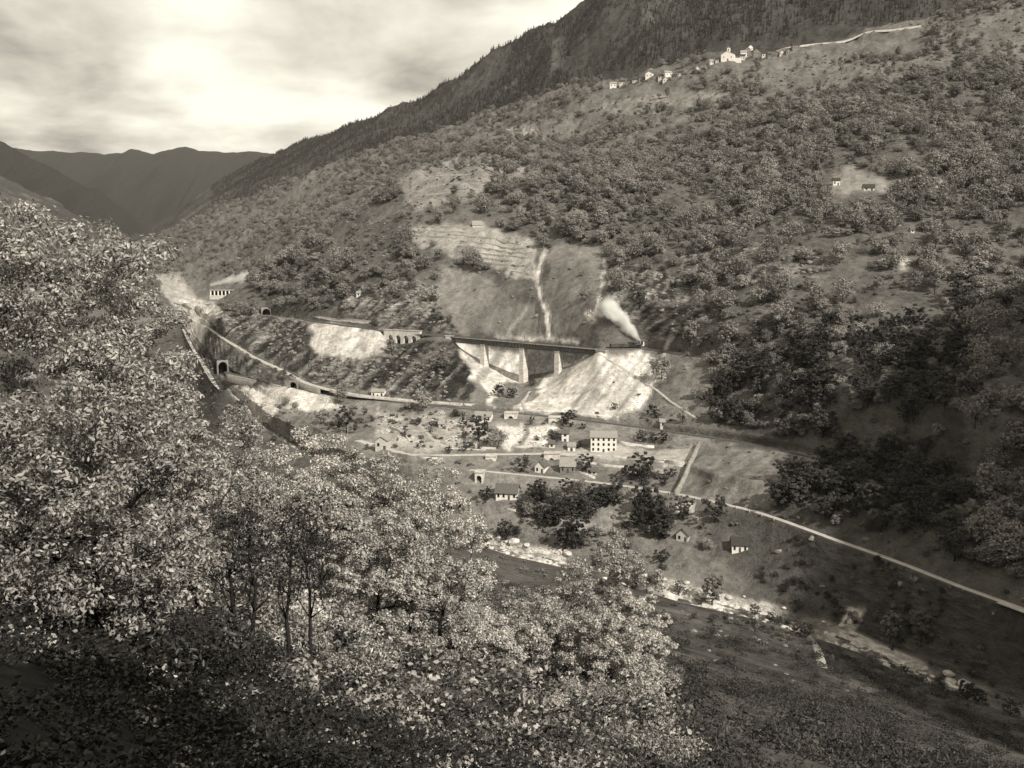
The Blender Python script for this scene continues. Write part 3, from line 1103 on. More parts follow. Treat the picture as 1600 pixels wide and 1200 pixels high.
for i, x in enumerate(px):
    w = bmat @ Vector((x, 0, 0))
    gz = min(ground(w.x + dx, w.y + dy).z for dx in (-2, 2) for dy in (-3, 3)) - bA.z - 2.5
    top = bz(x) - GD - 0.35
    m = MB()
    hh = top - gz
    bx, by = 1.75 + hh * 0.012, 2.3 + hh * 0.02
    p = [(-bx, -by, gz), (bx, -by, gz), (bx, by, gz), (-bx, by, gz), (-1.75, -2.3, top), (1.75, -2.3, top), (1.75, 2.3, top), (-1.75, 2.3, top)]
    p = [(a + x, b, c) for a, b, c in p]
    m.poly(p, [(3, 2, 1, 0), (4, 5, 6, 7), (0, 1, 5, 4), (1, 2, 6, 5), (2, 3, 7, 6), (3, 0, 4, 7)])
    pr = m.build('pier', M['stone_pale'], br)
    MB().box(x - 2.05, x + 2.05, -2.6, 2.6, top + 0.003, top + 0.5).build('pier_cap', M['stone'], pr)
for x0, x1 in ((-7, 0.3), (bLh - 0.3, bLh + 7)):
    MB().box(x0, x1, -2.7, 2.7, bz(x1) - 11, bz(x0) - 0.1).build('abutment', M['stone_grey'], br)


# ================================================================== STONE WALLS, ARCHES, TUNNELS
def wall_line(name, label, P, h, th, mat, cat='stone wall', down=1.5, group=None, cap=None):
    """a standing wall along world points; P is its top-of-ground line"""
    P = np.asarray(P, float)
    o = P[0].copy()
    Q = P - o
    S = side(Q) * th / 2
    hs = np.broadcast_to(np.asarray(h, float), (len(Q),))
    up = np.stack([0 * hs, 0 * hs, hs], -1)
    dn = np.array([0, 0, -down])
    v = np.concatenate([Q - S + dn, Q - S + up, Q + S + up, Q + S + dn])
    n = len(Q)
    f = [(k * n + i, k * n + i + 1, (k + 1) * n + i + 1, (k + 1) * n + i) for k in range(3) for i in range(n - 1)]
    f += [(0, n, 2 * n, 3 * n), (4 * n - 1, 3 * n - 1, 2 * n - 1, n - 1)]
    ob = obj(name, mesh_np(name, v, f, mat), None, o)
    tag(ob, label, cat, group)
    if cap:
        v2 = np.concatenate([Q - S * 1.25 + up + [0, 0, 0.005], Q - S * 1.25 + up + [0, 0, cap], Q + S * 1.25 + up + [0, 0, cap], Q + S * 1.25 + up + [0, 0, 0.005]])
        obj('coping', mesh_np('coping', v2, f, M['stone']), ob)
    return ob


def px_line(uvs, step=3.0):
    return draped('', uvs, 1, None, step=step)


def arch_panel(m, x0, x1, cx, w, z0, z1, spring, y0, y1, seg=10):
    """a wall slab from x0..x1, z0..z1 pierced by an arch centred cx, half width w, springing at z=spring"""
    arc = [(cx - w, z0)] + [(cx + w * math.cos(math.pi - math.pi * i / seg), spring + w * math.sin(math.pi * i / seg)) for i in range(seg + 1)] + [(cx + w, z0)]
    out = [(x0, z0)] + [(x0 + (x1 - x0) * i / seg, z1) for i in range(seg + 1)] + [(x1, z0)]
    n = len(arc)
    for yy, flip in ((y0, False), (y1, True)):
        pts = [(a, yy, b) for a, b in arc] + [(a, yy, b) for a, b in out]
        fs = []
        for i in range(n - 1):
            q = (i, i + 1, n + i + 1, n + i)
            fs.append(q[::-1] if not flip else q)
        m.poly(pts, fs)
    pts = [(a, y, b) for y in (y0, y1) for a, b in arc]
    m.poly(pts, [(i, n + i, n + i + 1, i + 1) for i in range(n - 1)])
    pts = [(a, y, b) for y in (y0, y1) for a, b in out]
    m.poly(pts, [(i, i + 1, n + i + 1, n + i) for i in range(n - 1)])
    return m


def arch_wall(name, label, cat, uL, uR, vtop, vbase, Y, arch_us, wpx, hpx, mat, thick=3.0, rz=None, group=None):
    """masonry wall with real arch openings; uL..uR, vtop..vbase as seen at distance Y"""
    s = Y / F_PX
    A, B = at(uL, vtop, Y), at(uR, vtop, Y)
    c = (A + B) / 2
    base = at((uL + uR) / 2, vbase, Y).z
    t = thing(name, label, cat, (c.x, c.y, base), rz or 0.0, group)
    W = (B - A).length
    H = c.z - base
    m = MB()
    k = len(arch_us)
    xs = [-W / 2 + (u - uL) / (uR - uL) * W for u in arch_us]
    edges = [-W / 2] + [(xs[i] + xs[i + 1]) / 2 for i in range(k - 1)] + [W / 2]
    for i, x in enumerate(xs):
        w = wpx * s / 2
        arch_panel(m, edges[i], edges[i + 1], x, w, -2.0, H, max(0.2, hpx * s - w), -thick / 2, thick / 2)
    m.build('arch_wall', mat, t)
    MB().box(-W / 2 - 0.3, W / 2 + 0.3, -thick / 2 - 0.25, thick / 2 + 0.25, H + 0.003, H + 0.5).build('coping', M['stone'], t)
    for i, x in enumerate(xs):
        w = wpx * s / 2 * 0.99
        MB().box(x - w, x + w, thick / 2 + 3.0, thick / 2 + 3.3, -2, hpx * s).build('arch_shade_panel', M['dark'], t)  # near-black sheet behind the arch, in place of the shade inside
    return t


def row_Y(name, u):
    return float(np.interp(a_of(u, name), AT, ROWS[name][0]))


arch_wall('arched_viaduct', 'pale arched retaining viaduct carrying the upper railway left of the bridge', 'viaduct', 594, 664, 516.5, 537, 733, [607, 622, 637, 652], 9, 13, M['stone_pale'], 2.4, R(-30))
arch_wall('stone_arch', 'single small stone arch at the left end of the girder bridge', 'arch', 696, 709, 525, 542, row_Y('rail1', 702) - 3.6, [703], 6, 9, M['stone'], 2.0, R(-10))
for (uc, vt, vb, rowname, lab, wd) in (
        (799, 645, 658, 'rail2', 'stone culvert arch under the lower railway right of the white cottage', 20),
        (867, 652, 668, 'rail2', 'stone culvert arch under the lower railway beside the dark round tree', 18),
        (768, 712, 723, 'houseroad', 'small stone arch under the village road above the valley road', 16),
        (863, 708, 727, 'houseroad', 'larger stone arch under the village road beside the gabled white cottage', 24),
        (750, 737, 750, 'lowroad', 'pale round stone arch where the valley road begins', 13)):
    arch_wall('culvert', lab, 'culvert', uc - wd / 2, uc + wd / 2, vt, vb, row_Y(rowname, uc) - HALF[rowname] - 3.5, [uc], 8, (vb - vt) * 0.72, M['stone_pale'], 6.5, R(-8))


def portal(name, label, u, v, wpx, hpx, Y, rz, mat, deep=8):
    s = Y / F_PX
    p = at(u, v + hpx / 2, Y)
    t = thing(name, label, 'tunnel mouth', p, rz)
    w, h = wpx * s / 2, hpx * s
    m = MB()
    arch_panel(m, -w * 1.22, w * 1.22, 0, w, -1.0, h * 1.12, max(h - w, 0.3), -0.8, 0.8, 12)
    m.build('portal_wall', mat, t)
    m = MB()
    n = 12
    pr = [(-w * 1.05, -1)] + [(w * 1.05 * math.cos(math.pi - math.pi * i / n), max(h - w, 0.3) + w * 1.05 * math.sin(math.pi * i / n)) for i in range(n + 1)] + [(w * 1.05, -1)]
    k = len(pr)
    pts = [(a, y, b) for y in (0.81, deep) for a, b in pr]
    m.poly(pts, [(i, k + i, k + i + 1, i + 1) for i in range(k - 1)] + [tuple(range(k, 2 * k))])
    m.build('tunnel_lining', M['dark'], t)
    return t


portal('tunnel_portal', 'dark upper tunnel mouth in the wooded rock nose on the left', 416, 491, 13, 17, row_Y('rail1', 416) - 4, R(35), M['drystone'])
portal('tunnel_portal', 'dark lower tunnel mouth beside the stone bank near the river', 348, 574, 15, 18, row_Y('rail2', 350) - 3, R(40), M['drystone'])
portal('tunnel_portal', 'low dark underpass below the bend of the pale hillside road', 459, 602, 15, 11, row_Y('rail2', 458) - 4, R(-25), M['drystone'])

# retaining walls beside the upper track
P = rail1_line(482, 588)
P = P + side(P) * 3.9
P[:, 2] -= 0.2
hgt = np.interp(np.linspace(0, 1, len(P)), [0, 0.1, 0.4, 0.55, 0.9, 1], [3.5, 4.8, 4.0, 5.6, 6.2, 3.2])
wall_line('retaining_wall', 'tall pale retaining wall above the upper railway on the left', P, hgt, 0.9, M['stone'], cap=0.3)
P = rail1_line(415, 478)
P = P - side(P) * 3.0
wall_line('retaining_wall', 'grey retaining wall below the upper railway by its tunnel mouth', P, 0.4, 0.9, M['stone_grey'], down=4.5)
P = line_pts('rail2', 360, 445)
P = P - side(P) * 3.4 if side(P)[0][1] > 0 else P + side(P) * 3.4
wall_line('retaining_wall', 'smooth grey retaining wall under the lower railway near its tunnel', P, 0.5, 0.9, M['stone_grey'], down=5.5)
P = line_pts('highroad', 425, 505)
P = P - side(P) * 2.6 if side(P)[0][1] > 0 else P + side(P) * 2.6
wall_line('retaining_wall', 'stone wall holding up the bend of the pale hillside road', P, 0.3, 0.8, M['stone_grey'], down=4.0)
P = line_pts('highroad', 520, 740)
P = P - side(P) * 2.5 if side(P)[0][1] > 0 else P + side(P) * 2.5
wall_line('parapet_wall', 'low pale parapet wall along the hillside road above the lower railway', P, 0.7, 0.5, M['stone'], down=1.2)
P = line_pts('houseroad', 985, 1046)
P = P - side(P) * 3.3 if side(P)[0][1] > 0 else P + side(P) * 3.3
wall_line('retaining_wall', 'long pale retaining wall under the village road right of the big house', P, 0.5, 0.9, M['stone'], down=5.0, cap=0.25)
P = line_pts('houseroad', 1048, 1076)
P = P - side(P) * 3.6 if side(P)[0][1] > 0 else P + side(P) * 3.6
wall_line('retaining_wall', 'short pale retaining wall at the right end of the village road', P, 0.5, 0.9, M['stone'], down=5.0, cap=0.25)
P = line_pts('houseroad', 905, 982)
P = P - side(P) * 3.2 if side(P)[0][1] > 0 else P + side(P) * 3.2
wall_line('retaining_wall', 'low pale wall edging the village road in front of the big house', P, 0.5, 0.6, M['stone'], down=2.0)
Q = px_line([(1092, 697), (1082, 720), (1070, 748), (1056, 774)])
wall_line('boundary_wall', 'straight stone wall running down the slope at the edge of the meadow', Q, 2.6, 1.6, M['stone_grey'])
Q = px_line([(968, 692), (995, 697), (1022, 700)])
wall_line('garden_wall', 'pale garden wall right of the big house', Q, 1.3, 0.5, M['stone_pale'])
Q = px_line([(1045, 700), (1088, 700)])
wall_line('garden_wall', 'low grey wall below the lower railway at the meadow corner', Q, 1.2, 0.6, M['stone_grey'])
Q = px_line([(790, 796), (806, 799)])
wall_line('garden_wall', 'short pale wall below the white cottage among dark trees', Q, 1.0, 0.5, M['stone'])
Q = px_line([(905, 740), (930, 748)])
wall_line('garden_wall', 'low pale wall beside the valley road below the village', Q, 1.3, 0.4, M['stone'])

for q in ([(655, 716), (692, 719)], [(735, 700), (775, 702)], [(700, 672), (735, 680)], [(640, 655), (690, 664)], [(800, 700), (832, 698)], [(935, 727), (975, 731)], [(1000, 738), (1040, 742)], [(610, 668), (640, 690)],
          [(762, 678), (778, 690)], [(905, 722), (932, 726)]):
    wall_line('plot_wall', 'low dry-stone plot wall on the valley floor between the houses', px_line(q), 1.1, 0.6, M['stone'], 'stone wall', 0.8, 'plot walls on the valley floor')

# terrace walls on the vineyards
terr = [[(700, 368), (760, 372), (815, 383)], [(645, 362), (690, 364), (735, 366)], [(720, 378), (770, 382), (826, 390)], [(715, 386), (765, 390), (828, 398)],
        [(720, 394), (770, 399), (832, 405)], [(728, 402), (770, 406), (802, 409)], [(660, 356), (700, 356), (745, 360)], [(640, 369), (680, 371), (712, 374)],
        [(745, 410), (780, 414), (802, 415)], [(800, 416), (836, 418)], [(798, 426), (836, 430)],
        [(640, 285), (690, 275), (730, 274)], [(650, 296), (700, 288), (760, 290)], [(640, 310), (690, 302), (740, 302)], [(700, 262), (740, 258), (764, 258)], [(780, 262), (830, 262), (870, 260)]]
for i, q in enumerate(terr):
    lab = ('dark dry-stone terrace wall across the bright vineyard slope above the bridge' if i < 11
           else 'faint dry-stone terrace wall on the upper pale hilltop field')
    wall_line('terrace_wall', lab, px_line(q, 5), 1.15 if i < 11 else 1.0, 0.7, M['drystone'], 'terrace wall', 1.0, 'vineyard terrace walls' if i < 11 else 'hilltop terrace walls')

# guard stones beside the valley road
gm_ = MB()
gm_.tube([(0, 0, -0.4), (0, 0, 0.7), (0, 0, 1.05), (0, 0, 1.15)], [0.42, 0.38, 0.27, 0.08], 8)
gme = gm_.mesh('guard_stone', M['stone'], True)
Pg = line_pts('lowroad', 1215, 985, 6.0)
Sg = side(Pg)
for p, s_ in zip(Pg, Sg):
    sg = -1 if s_[1] > 0 else 1
    q = p + s_ * sg * 2.5
    o = obj('guard_stone', gme, None, q)
    tag(o, 'small pale guard stone on the near edge of the valley road', 'guard stone', 'guard stones along the valley road')


# avalanche gallery far up the valley
GY = 1400.0
gp = at(358, 461, GY)
gal = thing('rail_gallery', 'small pillared railway gallery far up the valley under a smoke trail', 'gallery', gp, R(8))
MB().box(-27, 30, -3.5, 3.5, 6.2, 8.0).build('roof_slab', M['stone_grey'], gal)
MB().box(-27, 30, -3.8, 3.2, -6, -0.2).build('base_wall', M['stone'], gal)
MB().box(-27, 30, 3.0, 3.6, -0.19, 6.19).build('back_wall', M['dark'], gal)
for i in range(8):
    MB().box(-26 + i * 5.2, -24.4 + i * 5.2, -3.3, -1.9, -0.19, 6.19).build('pillar', M['plaster'], gal)
MB().box(18, 29, -3.3, -1.9, -0.19, 6.19).build('end_wall', M['stone_grey'], gal)


# ================================================================== HOUSES
def house(name, label, u, v, wpx, hpx, deep, rise, wall, roofm, cols=0, rows_=0, rz=0.0, gable='x', cat='house', chimney=True, door=True, group=None, Y=None, sink=2.5, eave=0.5):
    """u, v: where the middle of the front foot is seen; wpx, hpx wall size as seen; gable 'x': ridge along the front, 'y': gable to the front"""
    p = hit(u, v) if Y is None else at(u, v, Y)
    s = p.y / F_PX
    W, H = wpx * s, hpx * s
    t = thing(name, label, cat, (p.x, p.y, p.z), rz, group)
    x, d = W / 2, deep
    m = MB()
    m.box(-x, x, 0, d, -sink, H)
    if gable == 'x':
        m.poly([(-x, 0, H), (-x, d, H), (-x, d / 2, H + rise), (x, 0, H), (x, d, H), (x, d / 2, H + rise)], [(0, 2, 1), (3, 4, 5)])
    else:
        m.poly([(-x, 0, H), (x, 0, H), (0, 0, H + rise), (-x, d, H), (x, d, H), (0, d, H + rise)], [(0, 1, 2), (3, 5, 4)])
    m.build('wall', wall, t)
    m = MB()
    th = 0.22
    if gable == 'x':
        k = rise / (d / 2)
        for sy in (0, 1):
            y_e, y_r = (-eave, d / 2) if sy == 0 else (d + eave, d / 2)
            z_e = H - eave * k + 0.04
            z_r = H + rise + 0.04
            q = [(-x - eave, y_e, z_e), (x + eave, y_e, z_e), (x + eave, y_r, z_r), (-x - eave, y_r, z_r)]
            q = q + [(a, b, c + th) for a, b, c in q]
            m.poly(q, [(3, 2, 1, 0), (4, 5, 6, 7), (0, 1, 5, 4), (1, 2, 6, 5), (2, 3, 7, 6), (3, 0, 4, 7)] if sy == 0 else [(0, 1, 2, 3), (7, 6, 5, 4), (4, 5, 1, 0), (5, 6, 2, 1), (6, 7, 3, 2), (7, 4, 0, 3)])
    else:
        k = rise / x
        for sx in (-1, 1):
            x_e = sx * (x + eave)
            z_e = H - eave * k + 0.04
            z_r = H + rise + 0.04
            q = [(x_e, -eave, z_e), (x_e, d + eave, z_e), (0, d + eave, z_r), (0, -eave, z_r)]
            q = q + [(a, b, c + th) for a, b, c in q]
            m.poly(q, [(0, 1, 2, 3), (7, 6, 5, 4), (4, 5, 1, 0), (5, 6, 2, 1), (6, 7, 3, 2), (7, 4, 0, 3)] if sx < 0 else [(3, 2, 1, 0), (4, 5, 6, 7), (0, 1, 5, 4), (1, 2, 6, 5), (2, 3, 7, 6), (3, 0, 4, 7)])
    rf = m.build('roof', roofm, t)
    if chimney:
        cx = x * 0.45
        cz = H + rise * (0.9 if gable == 'x' else 0.5)
        MB().box(cx - 0.4, cx + 0.4, d / 2 - 0.4, d / 2 + 0.4, cz - 0.6, H + rise + 1.1).build('chimney', M['stone_grey'], rf)
    for r_ in range(rows_):
        for c_ in range(cols):
            ww, wh = min(W / cols * 0.36, 1.25), min(H / rows_ * 0.5, 1.7)
            cx = -x + W * (c_ + 0.5) / cols
            cz = H * (r_ + 0.55) / rows_
            if door and r_ == 0 and c_ == cols // 2:
                dr = MB().box(cx - ww * 0.55, cx + ww * 0.55, -0.06, 0.05, 0.0, wh * 1.35).build('door', M['wood'], t)
                continue
            w_ = MB()
            w_.box(cx - ww / 2 - 0.1, cx + ww / 2 + 0.1, -0.05, 0.02, cz - wh / 2 - 0.12, cz - wh / 2)
            w_.box(cx - ww / 2 - 0.1, cx + ww / 2 + 0.1, -0.05, 0.02, cz + wh / 2, cz + wh / 2 + 0.1)
            w_.box(cx - ww / 2 - 0.1, cx - ww / 2, -0.05, 0.02, cz - wh / 2 + 0.002, cz + wh / 2 - 0.002)
            w_.box(cx + ww / 2, cx + ww / 2 + 0.1, -0.05, 0.02, cz - wh / 2 + 0.002, cz + wh / 2 - 0.002)
            fr_ = w_.build('window', M['frame'], t)
            MB().box(cx - ww / 2 + 0.002, cx + ww / 2 - 0.002, -0.02, 0.02, cz - wh / 2 + 0.002, cz + wh / 2 - 0.002).build('pane', M['glass'], fr_)
    return t


PL, PO, RW = M['plaster'], M['plaster_old'], M['rubble_wall']
house('big_house', 'large white three-storey house with rows of small windows beside the village road', 943, 706.5, 41, 24, 9, 2.6, PL, M['roof_pale'], 5, 3, R(-5))
house('narrow_house', 'narrow tall white house partly behind trees left of the big house', 883, 690, 11, 13, 6, 1.8, PL, M['roof_slate'], 1, 2, R(-5))
house('low_annex', 'low white annex at the left foot of the big house', 893, 705, 12, 8, 5, 1.5, PL, M['roof_pale'], 1, 1, R(-5), chimney=False)
house('cottage', 'white cottage standing just below the lower railway near the stone culvert', 754, 660, 26, 10, 7, 2.2, PL, M['roof_pale'], 4, 1, R(-12))
house('barn', 'stone barn with a broad sloping pale roof below the village road', 887, 739, 24, 11, 9, 3.6, RW, M['roof_pale'], 3, 1, R(-6), cat='barn', chimney=False)
house('gabled_cottage', 'small white gabled cottage beside the larger stone arch', 843, 739, 16, 10, 7, 3.0, PL, M['roof_slate'], 2, 1, R(-20), 'y')
house('farmhouse', 'white farmhouse with a dark roof alone among trees below the valley road', 791, 781, 34, 12, 8, 3.4, PL, M['roof_slate'], 4, 1, R(-10), eave=0.7)
house('gabled_hut', 'pale gabled hut standing alone near the dark lower slope', 1066, 846, 20, 11, 6, 2.6, PO, M['roof_slate'], 2, 1, R(-25), 'y', cat='hut', chimney=False)
house('white_shed', 'bright white shed with dark roof and two openings on the dark slope', 1156, 863, 25, 12, 6, 2.6, PL, M['roof_dark'], 3, 1, R(-8), cat='shed', chimney=False)
house('roadside_house', 'white flat-fronted house beside the hillside road at the foot of the crags', 590, 622, 20, 10, 6, 1.5, PL, M['roof_pale'], 3, 1, R(-8), chimney=False)
house('ruined_house', 'pale ruined house half hidden by foreground treetops', 596, 703, 20, 15, 7, 2.0, PO, M['roof_pale'], 2, 1, R(-10), 'y', chimney=False)
house('signal_hut', 'small white hut beside the upper railway just right of the locomotive', 1003.5, 541, 6.5, 9, 3.5, 1.3, PL, M['roof_slate'], 1, 1, 0, chimney=False, cat='hut', door=False)
house('stone_shed', 'small pale stone shed above the lower railway right of the scree', 1036, 668, 9, 9, 4, 1.3, PO, M['roof_pale'], 1, 1, 0, chimney=False, cat='shed', door=False)
house('field_barn', 'small pale-roofed barn at the top of the terraced vineyard', 746, 355, 15, 3.5, 6, 3.6, PO, M['roof_pale'], 0, 0, R(10), cat='barn', chimney=False)
house('hill_house', 'small white house by a bright plot on the right hillside', 1307, 290, 10, 8, 5, 2.0, PL, M['roof_dark'], 2, 1, R(-8))
house('hill_barn', 'dark-roofed barn at the right end of the bright hillside plot', 1358, 298, 16, 5, 6, 2.6, PO, M['roof_dark'], 2, 1, R(-8), cat='barn', chimney=False)
house('hill_hut', 'tiny white hut alone among hillside trees left of the bright plot', 1213, 258, 6, 6, 4, 1.5, PL, M['roof_slate'], 1, 1, 0, cat='hut', chimney=False, door=False)
house('hill_hut', 'tiny white hut far right on the hillside below the plot', 1426, 364, 5, 5, 3, 1.2, PL, M['roof_slate'], 1, 1, 0, cat='hut', chimney=False, door=False)
house('hill_hut', 'tiny white hut on the wooded slope above the rock nose', 560, 463, 6, 5, 4, 1.4, PL, M['roof_pale'], 1, 1, 0, cat='hut', chimney=False, door=False)

house('garden_shed', 'small stone shed beside the valley road below the barn', 928, 742, 9, 6, 4, 1.4, PO, M['roof_slate'], 1, 1, R(-8), chimney=False, cat='shed', door=False)
house('garden_shed', 'small pale shed on the rubble ground left of the white cottage', 690, 668, 9, 6, 4, 1.4, PO, M['roof_pale'], 1, 1, R(6), chimney=False, cat='shed', door=False)
house('garden_shed', 'small white shed above the village road right of the bright mounds', 862, 700, 9, 7, 4, 1.5, PL, M['roof_slate'], 1, 1, R(-8), chimney=False, cat='shed', door=False)
house('garden_shed', 'low stone shed under the right end of the retaining wall', 1030, 745, 10, 6, 4, 1.4, RW, M['roof_pale'], 1, 1, R(-8), chimney=False, cat='shed', door=False)

# hamlets high on the slope
ham = [(958, 137, 10, 6, 0), (972, 133, 8, 5, 1), (983, 131, 8, 5, 2), (992, 130, 7, 5, 1), (1003, 127, 9, 5, 2), (1014, 122, 11, 7, 0), (1008, 132, 7, 4, 2),
       (1024, 126, 8, 5, 2), (1033, 124, 9, 5, 1), (1045, 120, 11, 6, 0), (1040, 128, 8, 4, 1), (1053, 124, 8, 5, 2), (1062, 119, 8, 5, 1), (1069, 122, 7, 5, 2), (1090, 113, 6, 6, 1)]
for i, (u, v, w, h, k) in enumerate(ham):
    lab = {958: 'white house at the left end of the lower hillside hamlet', 1014: 'white-walled house in the middle of the lower hillside hamlet', 1045: 'broad white house in the right half of the lower hillside hamlet',
           1090: 'lone small house between the two hillside hamlets'}.get(u, 'small dark-roofed house crowded in the lower hillside hamlet')
    house('hamlet_house', lab, u, v, w, h, 8, 3.2, (PL, PO, RW)[k], (M['roof_pale'], M['roof_dark'], M['roof_dark'])[k], 2, 1, R(random.uniform(-20, 15)), random.choice('xy'), chimney=False, door=False,
          group=None if u in (958, 1014, 1045, 1090) else 'lower hamlet houses', sink=6)
up = [(1112, 101, 5, 5, 0), (1120, 98, 5, 5, 1), (1162, 90, 9, 8, 0), (1160, 94, 8, 6, 1), (1168, 86, 9, 8, 2), (1173, 79, 7, 5, 0), (1182, 88, 9, 8, 2), (1195, 90, 8, 6, 1), (1203, 91, 7, 5, 2),
      (1213, 89, 8, 5, 2), (1222, 87, 7, 5, 1), (1232, 85, 7, 5, 2), (1244, 80, 11, 9, 2)]
for u, v, w, h, k in up:
    lab = {1112: 'tiny white house left of the hillside church', 1244: 'dark-roofed barn standing against the pale mountain road', 1162: 'tall white house just right of the hillside church',
           1173: 'small white house above the others right of the church'}.get(u, 'small dark-roofed house in the upper hamlet right of the church')
    house('hamlet_house', lab, u, v, w, h, 8, 3.2, (PL, PO, RW)[k], (M['roof_pale'], M['roof_dark'], M['roof_dark'])[k], 2, 1, R(random.uniform(-20, 15)), random.choice('xy'), chimney=False, door=False,
          group=None if u in (1112, 1244, 1162, 1173) else 'upper hamlet houses', sink=6)
# church: nave with the bell tower behind
p = hit(1137, 95)
s = p.y / F_PX
ch = thing('church', 'white hillside church with a small bell tower above the slope', 'church', p, R(-18))
W = 20 * s
MB().box(-W / 2, W / 2, 0, 11, -6, 9).poly([(-W / 2, 0, 9), (W / 2, 0, 9), (-W * 0.1, 0, 13.5), (-W / 2, 11, 9), (W / 2, 11, 9), (-W * 0.1, 11, 13.5)], [(0, 1, 2), (3, 5, 4)]).build('nave_wall', PL, ch)
m = MB()
for sx, x_e in ((-1, -W / 2 - 0.6), (1, W / 2 + 0.6)):
    q = [(x_e, -0.4, 8.75), (x_e, 11.4, 8.75), (-W * 0.1, 11.4, 13.6), (-W * 0.1, -0.4, 13.6)]
    q += [(a, b, c + 0.3) for a, b, c in q]
    m.poly(q, [(0, 1, 2, 3), (7, 6, 5, 4), (4, 5, 1, 0), (5, 6, 2, 1), (6, 7, 3, 2), (7, 4, 0, 3)])
m.build('nave_roof', M['roof_pale'], ch)
tw = MB().box(-2.2, 2.2, 8, 12, -6, 20).build('bell_tower', PL, ch)
MB().poly([(-2.6, 7.6, 20.01), (2.6, 7.6, 20.01), (2.6, 12.4, 20.01), (-2.6, 12.4, 20.01), (0, 10, 24)], [(3, 2, 1, 0), (0, 1, 4), (1, 2, 4), (2, 3, 4), (3, 0, 4)]).build('tower_roof', M['roof_slate'], tw)
MB().box(-0.7, 0.7, 7.95, 8.01, 15.5, 18).build('bell_opening', M['dark'], tw)
for cx in (-W * 0.3, W * 0.25):
    MB().box(cx - 0.5, cx + 0.5, -0.04, 0.02, 4, 6.5).build('window', M['glass'], ch)
MB().box(-0.9, 0.9, -0.05, 0.02, 0, 3).build('door', M['wood'], ch)
MB().box(W / 2 + 0.02, W / 2 + 9, 1, 7, -6, 3.5).build('sacristy', PL, ch)


# ================================================================== TRAIN
def along(u):
    P = rail1_line(u - 1.5, u + 1.5, 1.0)
    c = P[len(P) // 2]
    d = P[-1] - P[0]
    return Vector(c), math.atan2(d[1], d[0])


c, rz = along(992)
lo = thing('steam_locomotive', 'small dark steam locomotive on the upper railway below its white plume', 'locomotive', c + Vector((0, 0, 0.56)), rz)
MB().tube([(-3.0, 0, 2.3), (4.2, 0, 2.3), (4.5, 0, 2.3)], [0.85, 0.85, 0.7], 14).build('boiler', M['iron_black'], lo)
MB().tube([(3.6, 0, 3.0), (3.6, 0, 4.2), (3.6, 0, 4.35)], [0.28, 0.34, 0.42], 10).build('chimney', M['iron_black'], lo)
MB().tube([(0.6, 0, 3.0), (0.6, 0, 3.7), (0.6, 0, 3.9)], [0.42, 0.4, 0.2], 10).build('steam_dome', M['iron_black'], lo)
cb_ = MB().box(-5.2, -3.01, -1.4, 1.4, 1.0, 3.7).build('cab', M['iron_black'], lo)
MB().box(-5.5, -2.7, -1.6, 1.6, 3.71, 3.9).build('cab_roof', M['iron_black'], cb_)
MB().box(-5.3, 4.9, -1.3, 1.3, 0.85, 1.1).build('running_board', M['iron_black'], lo)
MB().box(4.7, 5.0, -1.3, 1.3, 0.5, 1.2).build('buffer_beam', M['iron_black'], lo)
for x in (-2.6, -0.8, 1.0, 2.8):
    for sy in (-0.72, 0.72):
        MB().tube([(x, sy - 0.07, 0.62), (x, sy + 0.07, 0.62)], [0.62, 0.62], 14).build('wheel', M['iron_black'], lo)
for i, (u, kind) in enumerate(((985.5, 'tender'), (975, 'wagon'), (962, 'wagon'))):
    c, rz = along(u)
    L = 5.5 if kind == 'tender' else 9.0
    lab = ('dark coal tender coupled behind the locomotive', 'dark goods wagon next behind the locomotive tender', 'dark goods wagon last in the train on the embankment')[i]
    w = thing('coal_tender' if i == 0 else 'goods_wagon', lab, 'rail wagon', c + Vector((0, 0, 0.56)), rz)
    MB().box(-L / 2, L / 2, -1.35, 1.35, 0.95, 2.5 if i == 0 else 3.1).build('body', M['iron_black' if i == 0 else 'wood'], w)
    if i:
        MB().poly([(-L / 2 - 0.2, -1.5, 3.11), (L / 2 + 0.2, -1.5, 3.11), (L / 2 + 0.2, 1.5, 3.11), (-L / 2 - 0.2, 1.5, 3.11), (-L / 2 - 0.2, 0, 3.55), (L / 2 + 0.2, 0, 3.55)], [(0, 1, 5, 4), (2, 3, 4, 5), (0, 4, 3), (1, 2, 5), (3, 2, 1, 0)]).build('roof', M['roof_slate'], w)
    else:
        MB().tube([(-2.3, 0, 2.5), (0, 0, 2.8), (2.3, 0, 2.5)], [0.7, 1.1, 0.7], 8).build('coal_heap', M['dark'], w)
    for x in (-L * 0.32, L * 0.32):
        for sy in (-0.72, 0.72):
            MB().tube([(x, sy - 0.07, 0.48), (x, sy + 0.07, 0.48)], [0.48, 0.48], 12).build('wheel', M['iron_black'], w)


